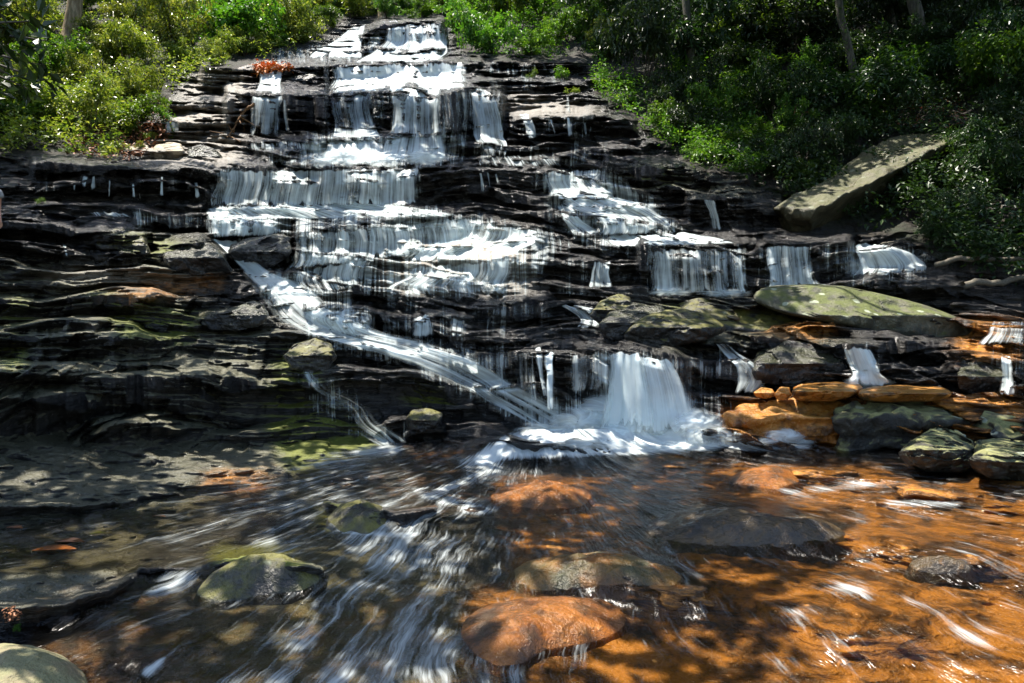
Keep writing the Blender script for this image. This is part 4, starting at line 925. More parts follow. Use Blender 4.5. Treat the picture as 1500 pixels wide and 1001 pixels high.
def crown_points(n, rad, seed, lumps=7, shell=0.45):
    """twig tips gathered in uneven lumps through an ellipsoid"""
    r = np.random.default_rng(seed)
    lc = r.normal(0, 1, (lumps, 3)); lc /= np.linalg.norm(lc, axis=1, keepdims=True); lc *= r.uniform(0.35, 0.95, (lumps, 1)); lumps_ = lumps
    lc[:, 2] = np.abs(lc[:, 2]) * 0.9 - 0.25
    ls = r.uniform(0.16, 0.42, lumps)
    k = r.integers(0, lumps, n)
    d = r.normal(0, 1, (n, 3)); d /= np.linalg.norm(d, axis=1, keepdims=True)
    p = lc[k] + d * (ls[k] * r.uniform(shell, 1.05, n) )[:, None]
    ax = d + np.array([0, 0, 0.5]); ax /= np.linalg.norm(ax, axis=1, keepdims=True)
    return p * np.array(rad), ax

def tube(points, radii, sides=8):
    P = np.array(points, float); n = len(P); rows_ = []
    for k in range(n):
        t_ = P[min(k + 1, n - 1)] - P[max(k - 1, 0)]; t_ /= np.linalg.norm(t_) + 1e-9
        a = np.cross(t_, [0.3, 0.9, 0.1]); a /= np.linalg.norm(a) + 1e-9; b = np.cross(t_, a)
        an = np.linspace(0, 2 * math.pi, sides, endpoint=False)
        rows_.append(P[k] + radii[k] * (np.cos(an)[:, None] * a + np.sin(an)[:, None] * b))
    V = np.concatenate(rows_ + [P[:1], P[-1:]])
    f = []
    for k in range(n - 1):
        for i in range(sides):
            i2 = (i + 1) % sides
            f.append((k * sides + i, k * sides + i2, (k + 1) * sides + i2, (k + 1) * sides + i))
    return V, np.array(f)

def tubes(list_, sides=6):
    vs, fs, off = [], [], 0
    for pts, rad in list_:
        v, f = tube(pts, rad, sides); vs.append(v); fs.append(f + off); off += len(v)
    return np.concatenate(vs), np.concatenate(fs)

def wig(p0, p1, n, amp, seed):
    r = np.random.default_rng(seed); p0 = np.array(p0, float); p1 = np.array(p1, float)
    t_ = np.linspace(0, 1, n)[:, None]; w_ = np.cumsum(r.normal(0, amp, (n, 3)), 0); w_ -= t_ * w_[-1]
    return p0 + (p1 - p0) * t_ + w_ * np.array([1, 1, 0.3])

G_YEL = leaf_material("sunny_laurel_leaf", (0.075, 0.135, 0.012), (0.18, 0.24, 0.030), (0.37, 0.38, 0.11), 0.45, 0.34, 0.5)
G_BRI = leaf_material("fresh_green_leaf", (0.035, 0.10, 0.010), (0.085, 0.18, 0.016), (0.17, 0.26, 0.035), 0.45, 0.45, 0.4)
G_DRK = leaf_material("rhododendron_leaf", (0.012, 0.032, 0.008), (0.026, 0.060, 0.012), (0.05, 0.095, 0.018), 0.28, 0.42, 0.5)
G_CAN = leaf_material("canopy_leaf", (0.03, 0.07, 0.012), (0.05, 0.10, 0.015), (0.09, 0.14, 0.02), 0.30, 0.5, 0.4)
M_STEM = bark_material("shrub_stem", (0.03, 0.022, 0.014), (0.10, 0.075, 0.05), 0.2)
M_BARK_PALE = bark_material("pale_bark", (0.14, 0.09, 0.04), (0.34, 0.25, 0.14), 0.3)
M_BARK = bark_material("dark_bark", (0.03, 0.026, 0.018), (0.12, 0.105, 0.075), 0.6)

# prototypes: foliage + stems, one metre across; every shrub is a copy with its own size, turn and label
def proto(kind, n, per, size, ratio, rad, mats, seed, lumps=7, ns=7, whorl=True, droop=0.25, spread=0.5):
    p, ax = crown_points(n, rad, seed, lumps)
    p = p + np.array([0, 0, rad[2] * 0.75])
    v, f, tone = leaf_cloud(p, ax, per, size, seed + 1, ratio, droop, spread)
    fm = mesh_np(kind + "_foliage", v, f, dict(tone=tone), smooth=False); fm.materials.append(mats)
    r = np.random.default_rng(seed + 2); idx = r.choice(len(p), ns, replace=False)
    tl = []
    for k in idx:
        tl.append((wig((r.normal(0, .06), r.normal(0, .06), -0.25), p[k], 7, 0.03, seed + int(k)), np.linspace(0.022, 0.005, 7)))
    sv, sf = tubes(tl, 5)
    sm = mesh_np(kind + "_stems", sv, sf); sm.materials.append(M_STEM)
    return fm, sm
def spray_proto(kind, nb, per, size, ratio, mat, seed, droop):
    # arching leafy branches springing from one stool, gaps between them
    r = np.random.default_rng(seed); P_, A_, T_ = [], [], []
    for b in range(nb):
        az = r.uniform(0, 6.283); ln = r.uniform(0.7, 1.35); hi = r.uniform(0.5, 1.7); t_ = np.linspace(0, 1, 18)
        rad_ = ln * t_ ** 1.3; zz = hi * np.sin(t_ * r.uniform(1.5, 2.3)) - 0.15
        c = np.stack([rad_ * math.cos(az), rad_ * math.sin(az), zz], 1) + np.cumsum(r.normal(0, 0.018, (18, 3)), 0)
        T_.append((c, np.linspace(0.02, 0.004, 18)))
        k = r.integers(5, 18, 34); off = r.normal(0, 0.085, (34, 3)) * [1, 1, 0.6]
        P_.append(c[k] + off); d = off + (c[np.minimum(k + 1, 17)] - c[k - 1]) * 1.2 + [0, 0, 0.03]; A_.append(d / np.linalg.norm(d, axis=1, keepdims=True))
    v, f, tone = leaf_cloud(np.concatenate(P_), np.concatenate(A_), per, size, seed + 1, ratio, droop, 0.35)
    fm = mesh_np(kind + "_foliage", v, f, dict(tone=tone), smooth=False); fm.materials.append(mat)
    sv, sf = tubes(T_, 5); sm = mesh_np(kind + "_stems", sv, sf); sm.materials.append(M_STEM)
    return fm, sm
PROTO = {}
for k in range(4):
    PROTO["laurel", k] = proto("laurel", 420, 9, 0.125, 2.4, (1.25, 1.1, 1.05), G_YEL, 100 + k * 7, 15)
    PROTO["bright", k] = proto("bright", 420, 9, 0.12, 1.9, (1.25, 1.1, 1.05), G_BRI, 200 + k * 7, 15)
    PROTO["dark", k] = proto("dark", 420, 8, 0.145, 2.8, (1.25, 1.1, 1.1), G_DRK, 300 + k * 7, 15, droop=0.5)
    PROTO["small", k] = proto("small", 60, 8, 0.16, 2.4, (0.8, 0.8, 0.6), G_BRI, 400 + k * 7, 5, 5)
    PROTO["smally", k] = proto("smally", 60, 8, 0.16, 2.4, (0.8, 0.8, 0.6), G_YEL, 450 + k * 7, 5, 5)
for k in range(4):
    PROTO["laurel_spray", k] = spray_proto("laurel_spray", 17, 7, 0.13, 2.5, G_YEL, 500 + k * 7, 0.4)
    PROTO["bright_spray", k] = spray_proto("bright_spray", 17, 7, 0.12, 2.0, G_BRI, 600 + k * 7, 0.4)
    PROTO["dark_spray", k] = spray_proto("dark_spray", 15, 7, 0.16, 3.0, G_DRK, 700 + k * 7, 0.7)
SHRUB_N = [0]
def shrub(kind, px, py, r_px, label, cat="shrub", group=None, name=None, dy=0.0, sq=1.0):
    k = SHRUB_N[0]; SHRUB_N[0] += 1
    rr = random.Random(1000 + k)
    Y = float(lookup(YS, px, py)) - dy
    p = Vector(world_pt(px, py, Y).tolist()); s = r_px * Y / F
    e = bpy.data.objects.new(name or "shrub", None); col.objects.link(e)
    e.location = p; e.rotation_euler = (rr.uniform(-.12, .12), rr.uniform(-.12, .12), rr.uniform(0, 6.28)); s *= rr.choice((0.8, 1.0, 1.0, 1.25)); e.scale = (s * rr.uniform(.85, 1.2), s * rr.uniform(.85, 1.2), s * sq * rr.uniform(.8, 1.35))
    e.empty_display_size = 0.2
    tag(e, label, cat, group)
    if kind + '_spray' in ('laurel_spray', 'bright_spray', 'dark_spray') and rr.random() < 0.68: kind = kind + '_spray'
    fm, sm = PROTO[kind, rr.randrange(4)]
    for nm, me in (("foliage", fm), ("stems", sm)):
        o = bpy.data.objects.new(nm, me); col.objects.link(o); o.parent = e
    return e

random.seed(5)
def inside(pt, poly):
    x, y = pt; c = False; n = len(poly)
    for k in range(n):
        xa, ya = poly[k]; xb, yb = poly[(k + 1) % n]
        if (ya > y) != (yb > y) and x < (xb - xa) * (y - ya) / (yb - ya) + xa: c = not c
    return c
def scatter(poly, n, rmin, rmax, kind, label, group, pack=0.62, **kw):
    xs = [p[0] for p in poly]; ys = [p[1] for p in poly]; got = []; tries = 0
    while len(got) < n and tries < 6000:
        tries += 1
        q = (random.uniform(min(xs), max(xs)), random.uniform(min(ys), max(ys)))
        if not inside(q, poly): continue
        r = random.uniform(rmin, rmax)
        if any(math.hypot(q[0] - a, (q[1] - b) * 1.3) < pack * (r + c) for a, b, c in got): continue
        got.append((q[0], q[1], r))
    for a, b, c in got: shrub(kind if isinstance(kind, str) else random.choice(kind), a, b, c, label, group=group, **kw)

scatter([(-120,-50),(480,-50),(470,30),(440,60),(360,78),(300,90),(225,130),(120,70),(-120,60)], 44, 34, 56, ("laurel", "laurel", "bright"), "sunlit yellow-green laurel bush in the bank above the left ledges", "sunlit laurels high on the left bank")
scatter([(-120,60),(120,70),(225,130),(190,165),(210,190),(160,205),(60,190),(-120,190)], 20, 32, 52, ("laurel", "laurel", "bright"), "yellow-green laurel bush low on the left bank over deep shade", "laurels low on the left bank")
scatter([(60,190),(235,165),(245,205),(170,232),(70,224)], 20, 13, 22, ("smally", "small"), "knee-high leafy plant in the sunlit strip above the black left ledge", "low plants above the black left ledge", name="leafy_plant")
scatter([(250,100),(370,70),(380,84),(330,100),(290,96)], 6, 18, 26, "laurel", "laurel sprays hanging over the crumbling rock left of the narrow fall", "sprays over the crumbling rock")
scatter([(455,-50),(690,-50),(665,16),(600,14),(520,18),(470,20)], 26, 34, 52, ("laurel", "bright"), "pale sunlit bush behind the crest of the falls", "bushes behind the crest of the falls")
scatter([(380,20),(505,10),(500,28),(455,62),(400,72)], 9, 20, 30, ("bright", "laurel"), "bright bush on the bank just left of the topmost tier", "bushes left of the topmost tier")
scatter([(668,-50),(880,-50),(870,40),(850,84),(760,82),(700,80),(668,50)], 26, 30, 48, "bright", "fresh green leafy bush right of the topmost tier", "fresh green bushes right of the topmost tier")
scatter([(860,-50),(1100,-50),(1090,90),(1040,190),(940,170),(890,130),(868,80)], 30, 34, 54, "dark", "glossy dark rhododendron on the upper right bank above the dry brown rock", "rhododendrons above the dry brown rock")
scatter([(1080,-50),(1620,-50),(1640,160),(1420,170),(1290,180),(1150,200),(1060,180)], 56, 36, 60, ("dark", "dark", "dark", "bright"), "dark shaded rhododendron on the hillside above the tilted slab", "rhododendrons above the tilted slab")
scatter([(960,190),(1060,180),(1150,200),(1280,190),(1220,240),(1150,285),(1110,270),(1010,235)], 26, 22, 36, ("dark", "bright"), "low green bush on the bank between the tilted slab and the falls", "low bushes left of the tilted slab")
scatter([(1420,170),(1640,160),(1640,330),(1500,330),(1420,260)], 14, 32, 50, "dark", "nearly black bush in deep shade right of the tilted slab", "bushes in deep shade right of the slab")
scatter([(1270,330),(1420,300),(1640,330),(1640,400),(1480,400),(1390,380)], 12, 14, 26, ("dark", "small"), "small shaded plant on the dark bank below the tilted slab", "small plants below the tilted slab", name="leafy_plant")

for px, py, r, kind, lab in [(780,116,16,"small","left one of two fresh green tufts growing on the dry brown rock"),(822,116,22,"small","larger right-hand tuft of fresh green on the dry brown rock"),(835,140,10,"smally","wispy yellowish sprig hanging under the green tufts"),
        (885,85,26,"laurel","sunlit yellow bush tip leaning over the dry brown rock"),(975,200,22,"small","bright green plant at the foot of the dark bank above the rock steps"),(1010,212,18,"small","second green plant at the bank's foot, nearer the tilted slab"),
        (1090,170,26,"bright","lit green bush near the leaning dead stub"),(1142,215,12,"smally","pale yellow sprays beside the tilted slab's upper end"),(1300,322,15,"small","lit green plant under the tilted slab's lower edge"),
        (1330,620,13,"small","small fern growing from the shaded front of the green boulder"),(1180,270,16,"dark","ivy-like shrub tucked behind the lower end of the slab"),(60,300,12,"small","green tuft in a crack of the dark left ledges"),
        (75,335,10,"small","moss-green tuft on the shaded ledge below the left tuft"),(25,925,8,"small","green tuft between the tan boulder and the stream bank")]:
    shrub(kind, px, py, r, lab, "plant", name="leafy_plant")

for k_ in range(9):
    shrub(random.choice(('bright', 'laurel')), 462 + k_ * 26, 27 - (k_ % 2) * 7, 25, 'pale sunlit bush behind the crest of the falls', group='bushes behind the crest of the falls')
# undergrowth and leaf litter that nobody could count, covering the hillside
def undergrowth(name, poly, n, size, mat, seed, lift=0.25):
    r = np.random.default_rng(seed); xs = [p[0] for p in poly]; ys = [p[1] for p in poly]
    m = poly_mask(poly)
    q = np.stack([r.uniform(min(xs), max(xs), n * 3), r.uniform(min(ys), max(ys), n * 3)], 1)
    dn_ = fbm(q[:, 0] * 0.02, q[:, 1] * 0.03, seed=seed, octv=3)
    q = q[(lookup(m, q[:, 0], q[:, 1]) > 0.5) & (dn_ > r.uniform(0.3, 0.55, len(q)))][:n]
    C = world_pt(q[:, 0], q[:, 1], lookup(YD, q[:, 0], q[:, 1])); C[:, 2] += r.uniform(0, lift, len(C)); C[:, 1] -= r.uniform(0, lift, len(C))
    ax = r.normal(0, 0.4, C.shape) + [0, -0.35, 0.9]; ax /= np.linalg.norm(ax, axis=1, keepdims=True)
    v, f, tone = leaf_cloud(C, ax, 6, size, seed, 2.2, 0.3, 0.6)
    return tag(obj(name, mesh_np(name, v, f, dict(tone=tone), smooth=False), mat), kind='stuff')
undergrowth("undergrowth", [(-200,-60),(520,-60),(500,30),(440,76),(335,102),(240,150),(215,172),(170,236),(70,226),(-200,236)], 6500, 0.14, G_YEL, 901, 0.5)
undergrowth("undergrowth", [(640,-60),(1100,-60),(1100,250),(1010,245),(925,180),(870,140),(860,94),(690,86),(664,58)], 6500, 0.13, G_BRI, 902, 0.5)
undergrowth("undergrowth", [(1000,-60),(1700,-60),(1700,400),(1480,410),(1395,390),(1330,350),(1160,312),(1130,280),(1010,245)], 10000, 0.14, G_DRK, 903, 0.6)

# ------------------------------------------------------------------ trees: trunks on the banks, unseen crowns overhead shaped to let sun onto chosen patches
LIT = np.zeros_like(DB)
for pts, sf in (([(440,20),(700,20),(760,95),(890,130),(890,210),(740,250),(690,225),(560,150),(440,140),(370,140),(360,95)], 10), ([(-450,-80),(520,-80),(500,60),(350,110),(240,150),(160,205),(-80,100)], 12),
                ([(60,185),(240,150),(360,195),(360,240),(230,236),(70,225)], 6), ([(640,-80),(870,-80),(860,60),(800,92),(660,70)], 10), ([(1080,-80),(1250,-80),(1200,60),(1090,90)], 8), ([(1440,-10),(1520,0),(1520,60),(1440,60)], 8),
                ([(1184,306),(1310,240),(1332,234),(1390,200),(1396,203),(1300,252),(1200,312)], 0),
                ([(560,335),(780,325),(790,400),(700,430),(580,430)], 6), ([(860,340),(1100,335),(1120,362),(860,366)], 4), ([(430,380),(480,350),(480,400),(430,400)], 3),
                ([(830,500),(1000,505),(1060,640),(790,650)], 4), ([(1070,560),(1510,555),(1510,600),(1380,600),(1240,600),(1200,650),(1060,650)], 3), ([(1270,440),(1450,470),(1440,505),(1280,490)], 4), ([(1400,470),(1510,455),(1510,600),(1440,600)], 4),
                ([(1040,680),(1180,680),(1320,700),(1510,720),(1900,800),(1930,1135),(1500,1135),(1130,1135),(1060,960),(1130,880),(1250,800),(1130,730),(1050,715)], 12), ([(690,690),(880,700),(870,745),(720,745)], 6), ([(660,860),(940,860),(950,960),(700,1000)], 5),
                ([(-200,930),(110,940),(150,1001),(140,1100),(-200,1100)], 4), ([(250,690),(390,690),(380,720),(260,720)], 4), ([(130,395),(330,390),(340,425),(140,425)], 4), ([(130,330),(290,345),(250,385),(140,360)], 4), ([(1235,505),(1275,505),(1300,575),(1230,575)], 3),
                ([(890,440),(1060,450),(1040,480),(900,490)], 4)):
    m_ = poly_mask(pts); LIT = np.maximum(LIT, blur(m_, sf, sf * 0.7) if sf else m_)
face = poly_mask([(60,240),(300,90),(640,20),(880,130),(1130,270),(1260,350),(1510,430),(1510,560),(1000,500),(640,640),(420,690),(0,650),(0,240)])
LIT = np.maximum(LIT, face * sstep(0.46, 0.52, fbm(PXg * 0.016, PYg * 0.028, seed=303, octv=3)))
LIT = np.maximum(LIT, poly_mask([(0,655),(330,680),(600,690),(720,760),(700,1001),(300,1001),(0,860)]) * sstep(0.50, 0.55, fbm(PXg * 0.010, PYg * 0.016, seed=311, octv=2)))
LIT = np.maximum(LIT, poly_mask(hill_right) * sstep(0.60, 0.64, fbm(PXg * 0.02, PYg * 0.03, seed=321, octv=3)))
sd = np.array(SUN_DIR); e1 = np.cross(sd, [0, 1, 0]); e1 /= np.linalg.norm(e1); e2 = np.cross(sd, e1)
CELL = 0.34
sub = (slice(0, NY, 2), slice(0, NX, 2))
Pt = world_pt(PXg[sub], PYg[sub], YD[sub]).reshape(-1, 3); Lt = LIT[sub].ravel()
cu = np.floor(Pt @ e1 / CELL).astype(int); cv = np.floor(Pt @ e2 / CELL).astype(int)
okc = (Pt[:, 1] < 40)
cu0, cv0 = cu[okc].min(), cv[okc].min()
iu, iv = (cu - cu0)[okc], (cv - cv0)[okc]
NU_, NV_ = iu.max() + 1, iv.max() + 1; flat_ = iu * NV_ + iv
cnt = np.bincount(flat_, minlength=NU_ * NV_).astype(float)
gl_ = np.bincount(flat_, Lt[okc], NU_ * NV_) / np.maximum(cnt, 1); gy_ = np.bincount(flat_, Pt[okc][:, 1], NU_ * NV_) / np.maximum(cnt, 1); gz_ = np.bincount(flat_, Pt[okc][:, 2], NU_ * NV_) / np.maximum(cnt, 1)
gl_, gy_, gz_, kn_ = (q.reshape(NU_, NV_) for q in (gl_, gy_, gz_, (cnt > 0).astype(float)))
for _ in range(6):                                        # treads hidden behind their lips take after their neighbours
    def nb4(q): p_ = np.pad(q, 1); return p_[:-2, 1:-1] + p_[2:, 1:-1] + p_[1:-1, :-2] + p_[1:-1, 2:]
    w_ = nb4(kn_); new_ = (kn_ == 0) & (w_ > 0)
    for q in (gl_, gy_, gz_): q[new_] = (nb4(q * kn_) / np.maximum(w_, 1))[new_]
    kn_ = np.where(new_, 1.0, kn_)
uu_, vv_ = np.nonzero(kn_)
lit = gl_[uu_, vv_]; zt = gz_[uu_, vv_]; ys = gy_[uu_, vv_]; ids = uu_
ucell = (uu_ + cu0 + 0.5) * CELL; vcell = (vv_ + cv0 + 0.5) * CELL
rr_ = np.random.default_rng(44)
for t_ in np.linspace(0, 1, 30):
    for q_ in np.linspace(0, 1, 8):
        a_ = (1 - t_) * (1170 + 20 * q_) + t_ * (1340 + 45 * q_); b_ = (1 - t_) * (286 + 22 * q_) + t_ * (196 + 12 * q_); c_ = (1 - t_) * (16.8 - 1.7 * q_) + t_ * (18.9 - 1.2 * q_)
        w_ = world_pt(a_, b_, c_); lit = np.where(np.hypot(ucell - w_ @ e1, vcell - w_ @ e2) < 0.5, 0.0, lit)
for a_, b_, c_ in [(1184,309,15.1),(1200,303,15.2),(1220,292,15.35),(1240,282,15.55),(1260,272,15.75),(1280,261,15.95),(1300,250,16.15),(1318,241,16.35),(1335,232,16.6),(1355,222,16.85),(1375,211,17.1),(1392,203,17.6)]:
    w_ = world_pt(a_, b_ - 2, c_)
    dd_ = np.hypot(ucell - w_ @ e1, vcell - w_ @ e2); lit = np.where(dd_ < 0.66, 1.0, lit)
block = rr_.uniform(0, 1, len(ids)) < np.clip((0.52 - lit) * 5, 0, 1) * 0.97
ub, vb, zb_, yb_ = ucell[block], vcell[block], zt[block], ys[block]
# height of each leaf patch above the ground: high enough to stay above the picture
nb_ = len(ub)
Cb = ub[:, None] * e1 + vb[:, None] * e2
tt = (zb_ - Cb[:, 2]) / sd[2]
G0 = Cb + tt[:, None] * sd                                # ground point
need = (0.60 * G0[:, 1] - (G0[:, 2] - HC)) / (sd[2] - 0.60 * sd[1])
hgt = np.maximum(np.maximum(need, 7.0) + rr_.uniform(0.3, 4.5, nb_), 7.0)
CAN = G0 + hgt[:, None] * sd
TRUNKS = [  # px, py of the foot, px at the top of the picture, radius m, label, bark
 (96,62,108,0.30,"pale brown leaning tree among the laurels at upper left",M_BARK_PALE),
 (1262,150,1226,0.13,"slim ivy-clad tree standing above the tilted slab",M_BARK),
 (1362,82,1328,0.24,"stout mottled tree leaning left, upper right of the slab",M_BARK),
 (1016,112,1003,0.16,"straight dim tree behind the rhododendrons, right of the falls",M_BARK),
 (560,24,552,0.22,"straight pale-sided tree behind the crest of the falls",M_BARK_PALE),
 (1310,60,1285,0.10,"thin black tree between the ivy-clad and the stout one",M_BARK),
 (-120,420,-140,0.30,"big tree outside the left of the view that shades the left ledges",M_BARK),
 (1760,560,1760,0.32,"big tree outside the right of the view that shades the stream",M_BARK),
 (1640,330,1630,0.28,"tall tree just outside the right of the view",M_BARK),
]
feet = []
for px, py, ptop, rad, lab, bk in TRUNKS:
    p = ground(px, py); feet.append((p, px, py, ptop))
owner = np.argmin(np.stack([np.hypot(CAN[:, 0] - f[0].x, CAN[:, 1] - f[0].y) for f in feet], 1), 1)
for k, ((px, py, ptop, rad, lab, bk), (p, *_)) in enumerate(zip(TRUNKS, feet)):
    Yf = p.y
    topz = HC + Yf * 0.52
    p1 = np.array([Yf * (ptop - 750) / F, Yf + 0.3, topz + 1.0]); mine = CAN[owner == k]
    tallest = max(topz + 5, (mine[:, 2].max() if len(mine) else 0) + 0.5)
    p2 = p1 + (p1 - np.array(p)) * ((tallest - p1[2]) / max(p1[2] - p.z, 1)) * np.array([0.5, 0.5, 1.0])
    e = bpy.data.objects.new("tree", None); col.objects.link(e); e.location = p; tag(e, lab, "tree")
    base = np.array(p)
    pts = np.concatenate([wig(base - [0, 0, .4], p1, 9, 0.035, 50 + k), wig(p1, p2, 8, 0.12, 70 + k)[1:]]) - base
    rads = np.interp(np.linspace(0, 1, len(pts)), [0, 0.06, 0.5, 1], [rad * 1.5, rad * 1.05, rad * 0.85, rad * 0.35])
    tv, tf = tube(pts, rads, 12)
    obj("trunk", mesh_np("trunk", tv, tf), bk, e)
    if k in (1, 2, 3, 5):
        q_ = pts[1:12]; qq = np.concatenate([np.linspace(q_[a_], q_[a_ + 1], 14, endpoint=False) for a_ in range(len(q_) - 1)])
        r9 = np.random.default_rng(40 + k); qq = qq[r9.uniform(0, 1, len(qq)) < (0.9 if k == 1 else 0.35)]
        av = r9.normal(0, 1, qq.shape); av /= np.linalg.norm(av, axis=1, keepdims=True)
        iv, if_, it_ = leaf_cloud(qq + av * rad * 1.1, av, 4, 0.09, 60 + k, 1.4, 0.3, 0.8)
        obj("ivy", mesh_np("ivy", iv, if_, dict(tone=it_), smooth=False), G_BRI if k == 1 else G_DRK, e)
    if len(mine) < 3: 
        continue
    r_ = np.random.default_rng(500 + k)
    limbs = []
    for q in mine[r_.choice(len(mine), min(16, len(mine)), replace=False)]:
        h_ = np.clip(r_.uniform(0.55, 0.95), 0, 1); st_ = pts[int(h_ * (len(pts) - 1))]
        limbs.append((wig(st_, q - base, 8, 0.18, 900 + int(q[0] * 10) % 97 + k), np.linspace(rad * 0.42, 0.02, 8)))
    lv, lf = tubes(limbs, 6)
    obj("limbs", mesh_np("limbs", lv, lf), bk, e)
    m_ = np.repeat(mine, 4, 0); m_ = m_ + r_.normal(0, [CELL * .32, CELL * .32, CELL * .5], m_.shape)
    ax = r_.normal(0, 0.35, m_.shape) + [0, 0, 1]; ax /= np.linalg.norm(ax, axis=1, keepdims=True)
    cvx, cfx, ctone = leaf_cloud(m_ - base, ax, 5, 0.26, 600 + k, 1.5, 0.2, 0.35)
    obj("crown", mesh_np("crown", cvx, cfx, dict(tone=ctone), smooth=False), G_CAN, e)  # leaf patches set along sun rays to shade everything but the lit cells

# unseen forest added round the gorge to close off the low sky and darken reflections
FAR = [(-32,34,16),(-20,58,24),(-6,62,24),(6,63,25),(18,56,24),(27,42,18),(31,28,14),(-30,18,13),(-21,4,8),(23,8,9)]
pf = PROTO["bright", 0][0]; fm = mesh_np("far_crown", np.zeros((3, 3)), np.array([[0, 1, 2]]))
p_, ax_ = crown_points(900, (1, 1, 1.2), 77, 12)
cv_, cf_, ct_ = leaf_cloud(p_, ax_, 8, 0.11, 78, 1.6, 0.2, 0.4)
fm = mesh_np("forest_crown", cv_, cf_, dict(tone=ct_), smooth=False); fm.materials.append(G_CAN)
tv_, tf_ = tube(wig((0, 0, -2.6), (0, 0, 0.4), 9, 0.03, 5), np.linspace(0.07, 0.03, 9), 9)
tm_ = mesh_np("forest_trunk", tv_, tf_); tm_.materials.append(M_BARK)
for k, (x, y, z) in enumerate(FAR):
    e = bpy.data.objects.new("tree", None); col.objects.link(e)
    s_ = 6.5 if y > 0 else 5.5
    zz = max(z + 9, HC + (abs(y) * 0.62 + 5.5 if y > 12 else 11))
    e.location = (x, y, zz); e.scale = (s_, s_, s_); e.rotation_euler = (0, 0, k * 1.3)
    tag(e, "unseen tall forest tree added around the gorge beyond the edges of the view", "tree", "forest trees beyond the view")
    for nm, me in (("crown", fm), ("trunk", tm_)):
        o = bpy.data.objects.new(nm, me); col.objects.link(o); o.parent = e
# ------------------------------------------------------------------ small things: branches, litter, fallen leaves
def branch(label, pts_px, r0, r1, mat, name="branch", twigs=0, seed=0, group=None, cat="branch"):
    P = np.array([world_pt(a, b, float(lookup(YS, a, b)) - d if d < 50 else d - 100) for a, b, d in pts_px])
    base = P[0].copy(); t_ = np.linspace(0, 1, len(P)); tt_ = np.linspace(0, 1, 28)
    Q = np.stack([np.interp(tt_, t_, P[:, k]) for k in range(3)], 1); r = np.random.default_rng(seed)
    Q = Q + (np.cumsum(r.normal(0, 0.012 + r0 * 0.25, Q.shape), 0) * 0.6); Q = Q - base
    L_ = [(Q, np.interp(tt_, [0, 1], [r0, r1]))]
    for k in range(twigs):
        a = Q[r.integers(5, 26)]; L_.append((wig(a, a + r.normal(0, 1, 3) * [0.45, 0.15, 0.35] + [0, 0, -0.15], 7, 0.02, seed + k), np.linspace(r0 * 0.45, r1 * 0.4, 7)))
    v, f = tubes(L_, 7)
    return tag(obj(name, mesh_np(name, v, f), mat, None, Vector(base.tolist())), label, cat, group)
M_DEAD = plain_material("bleached_wood", (0.34, 0.29, 0.22), 0.8, 0.35, 30)
M_DEADB = plain_material("brown_dead_wood", (0.20, 0.10, 0.035), 0.8, 0.4, 30)
M_TWIG = plain_material("grey_twig", (0.10, 0.085, 0.06), 0.8, 0.35, 40)
branch("bleached dead vine hanging down in front of the laurels at upper left", [(163,-10,1.6),(164,20,1.6),(170,45,1.6),(176,70,1.5),(181,84,1.5)], .035, .012, M_DEAD, twigs=7, seed=3)
branch("long thin pale branch arching across the laurels from the bleached vine", [(165,10,1.4),(200,22,1.4),(245,33,1.5),(290,24,1.5)], .03, .012, M_DEAD, twigs=5, seed=5)
branch("bare twig reaching down over the crumbling rock at left", [(198,76,1.0),(205,90,1.0),(222,100,.8),(240,104,.7)], .02, .008, M_DEAD, twigs=3, seed=7)
branch("broken brown stub of a dead branch leaning on the right bank", [(1160,170,1.4),(1168,155,1.4),(1176,145,1.4),(1186,134,1.3)], .07, .03, M_DEADB, twigs=2, seed=9)
branch("thin fallen stick lying above the white riffle at the forest edge", [(1290,359,.3),(1315,352,.3),(1345,345,.3)], .025, .015, M_TWIG, seed=11)
branch("curved bare sapling standing on the dark bank at right", [(1445,350,.4),(1455,330,.5),(1460,305,.6),(1456,285,.7)], .03, .012, M_TWIG, seed=13)
branch("long thin root along the dark bank, at the sapling's foot", [(1385,362,.3),(1410,355,.3),(1445,348,.3)], .025, .015, M_TWIG, seed=15)
branch("fallen grey log on the dark bank, low at the right edge", [(1370,388,.3),(1420,378,.3),(1480,374,.3),(1540,372,.3)], .06, .045, M_TWIG, seed=17, cat="log", name="log")
branch("lower mossy log on the dark bank, below the grey one", [(1410,418,.3),(1470,410,.3),(1540,402,.3)], .07, .05, M_TWIG, seed=19, cat="log", name="log")
branch("roots fraying over the dark rock left of the narrow fall", [(372,150,.3),(355,165,.3),(340,185,.3),(330,200,.3)], .05, .015, M_DEADB, twigs=9, seed=21)

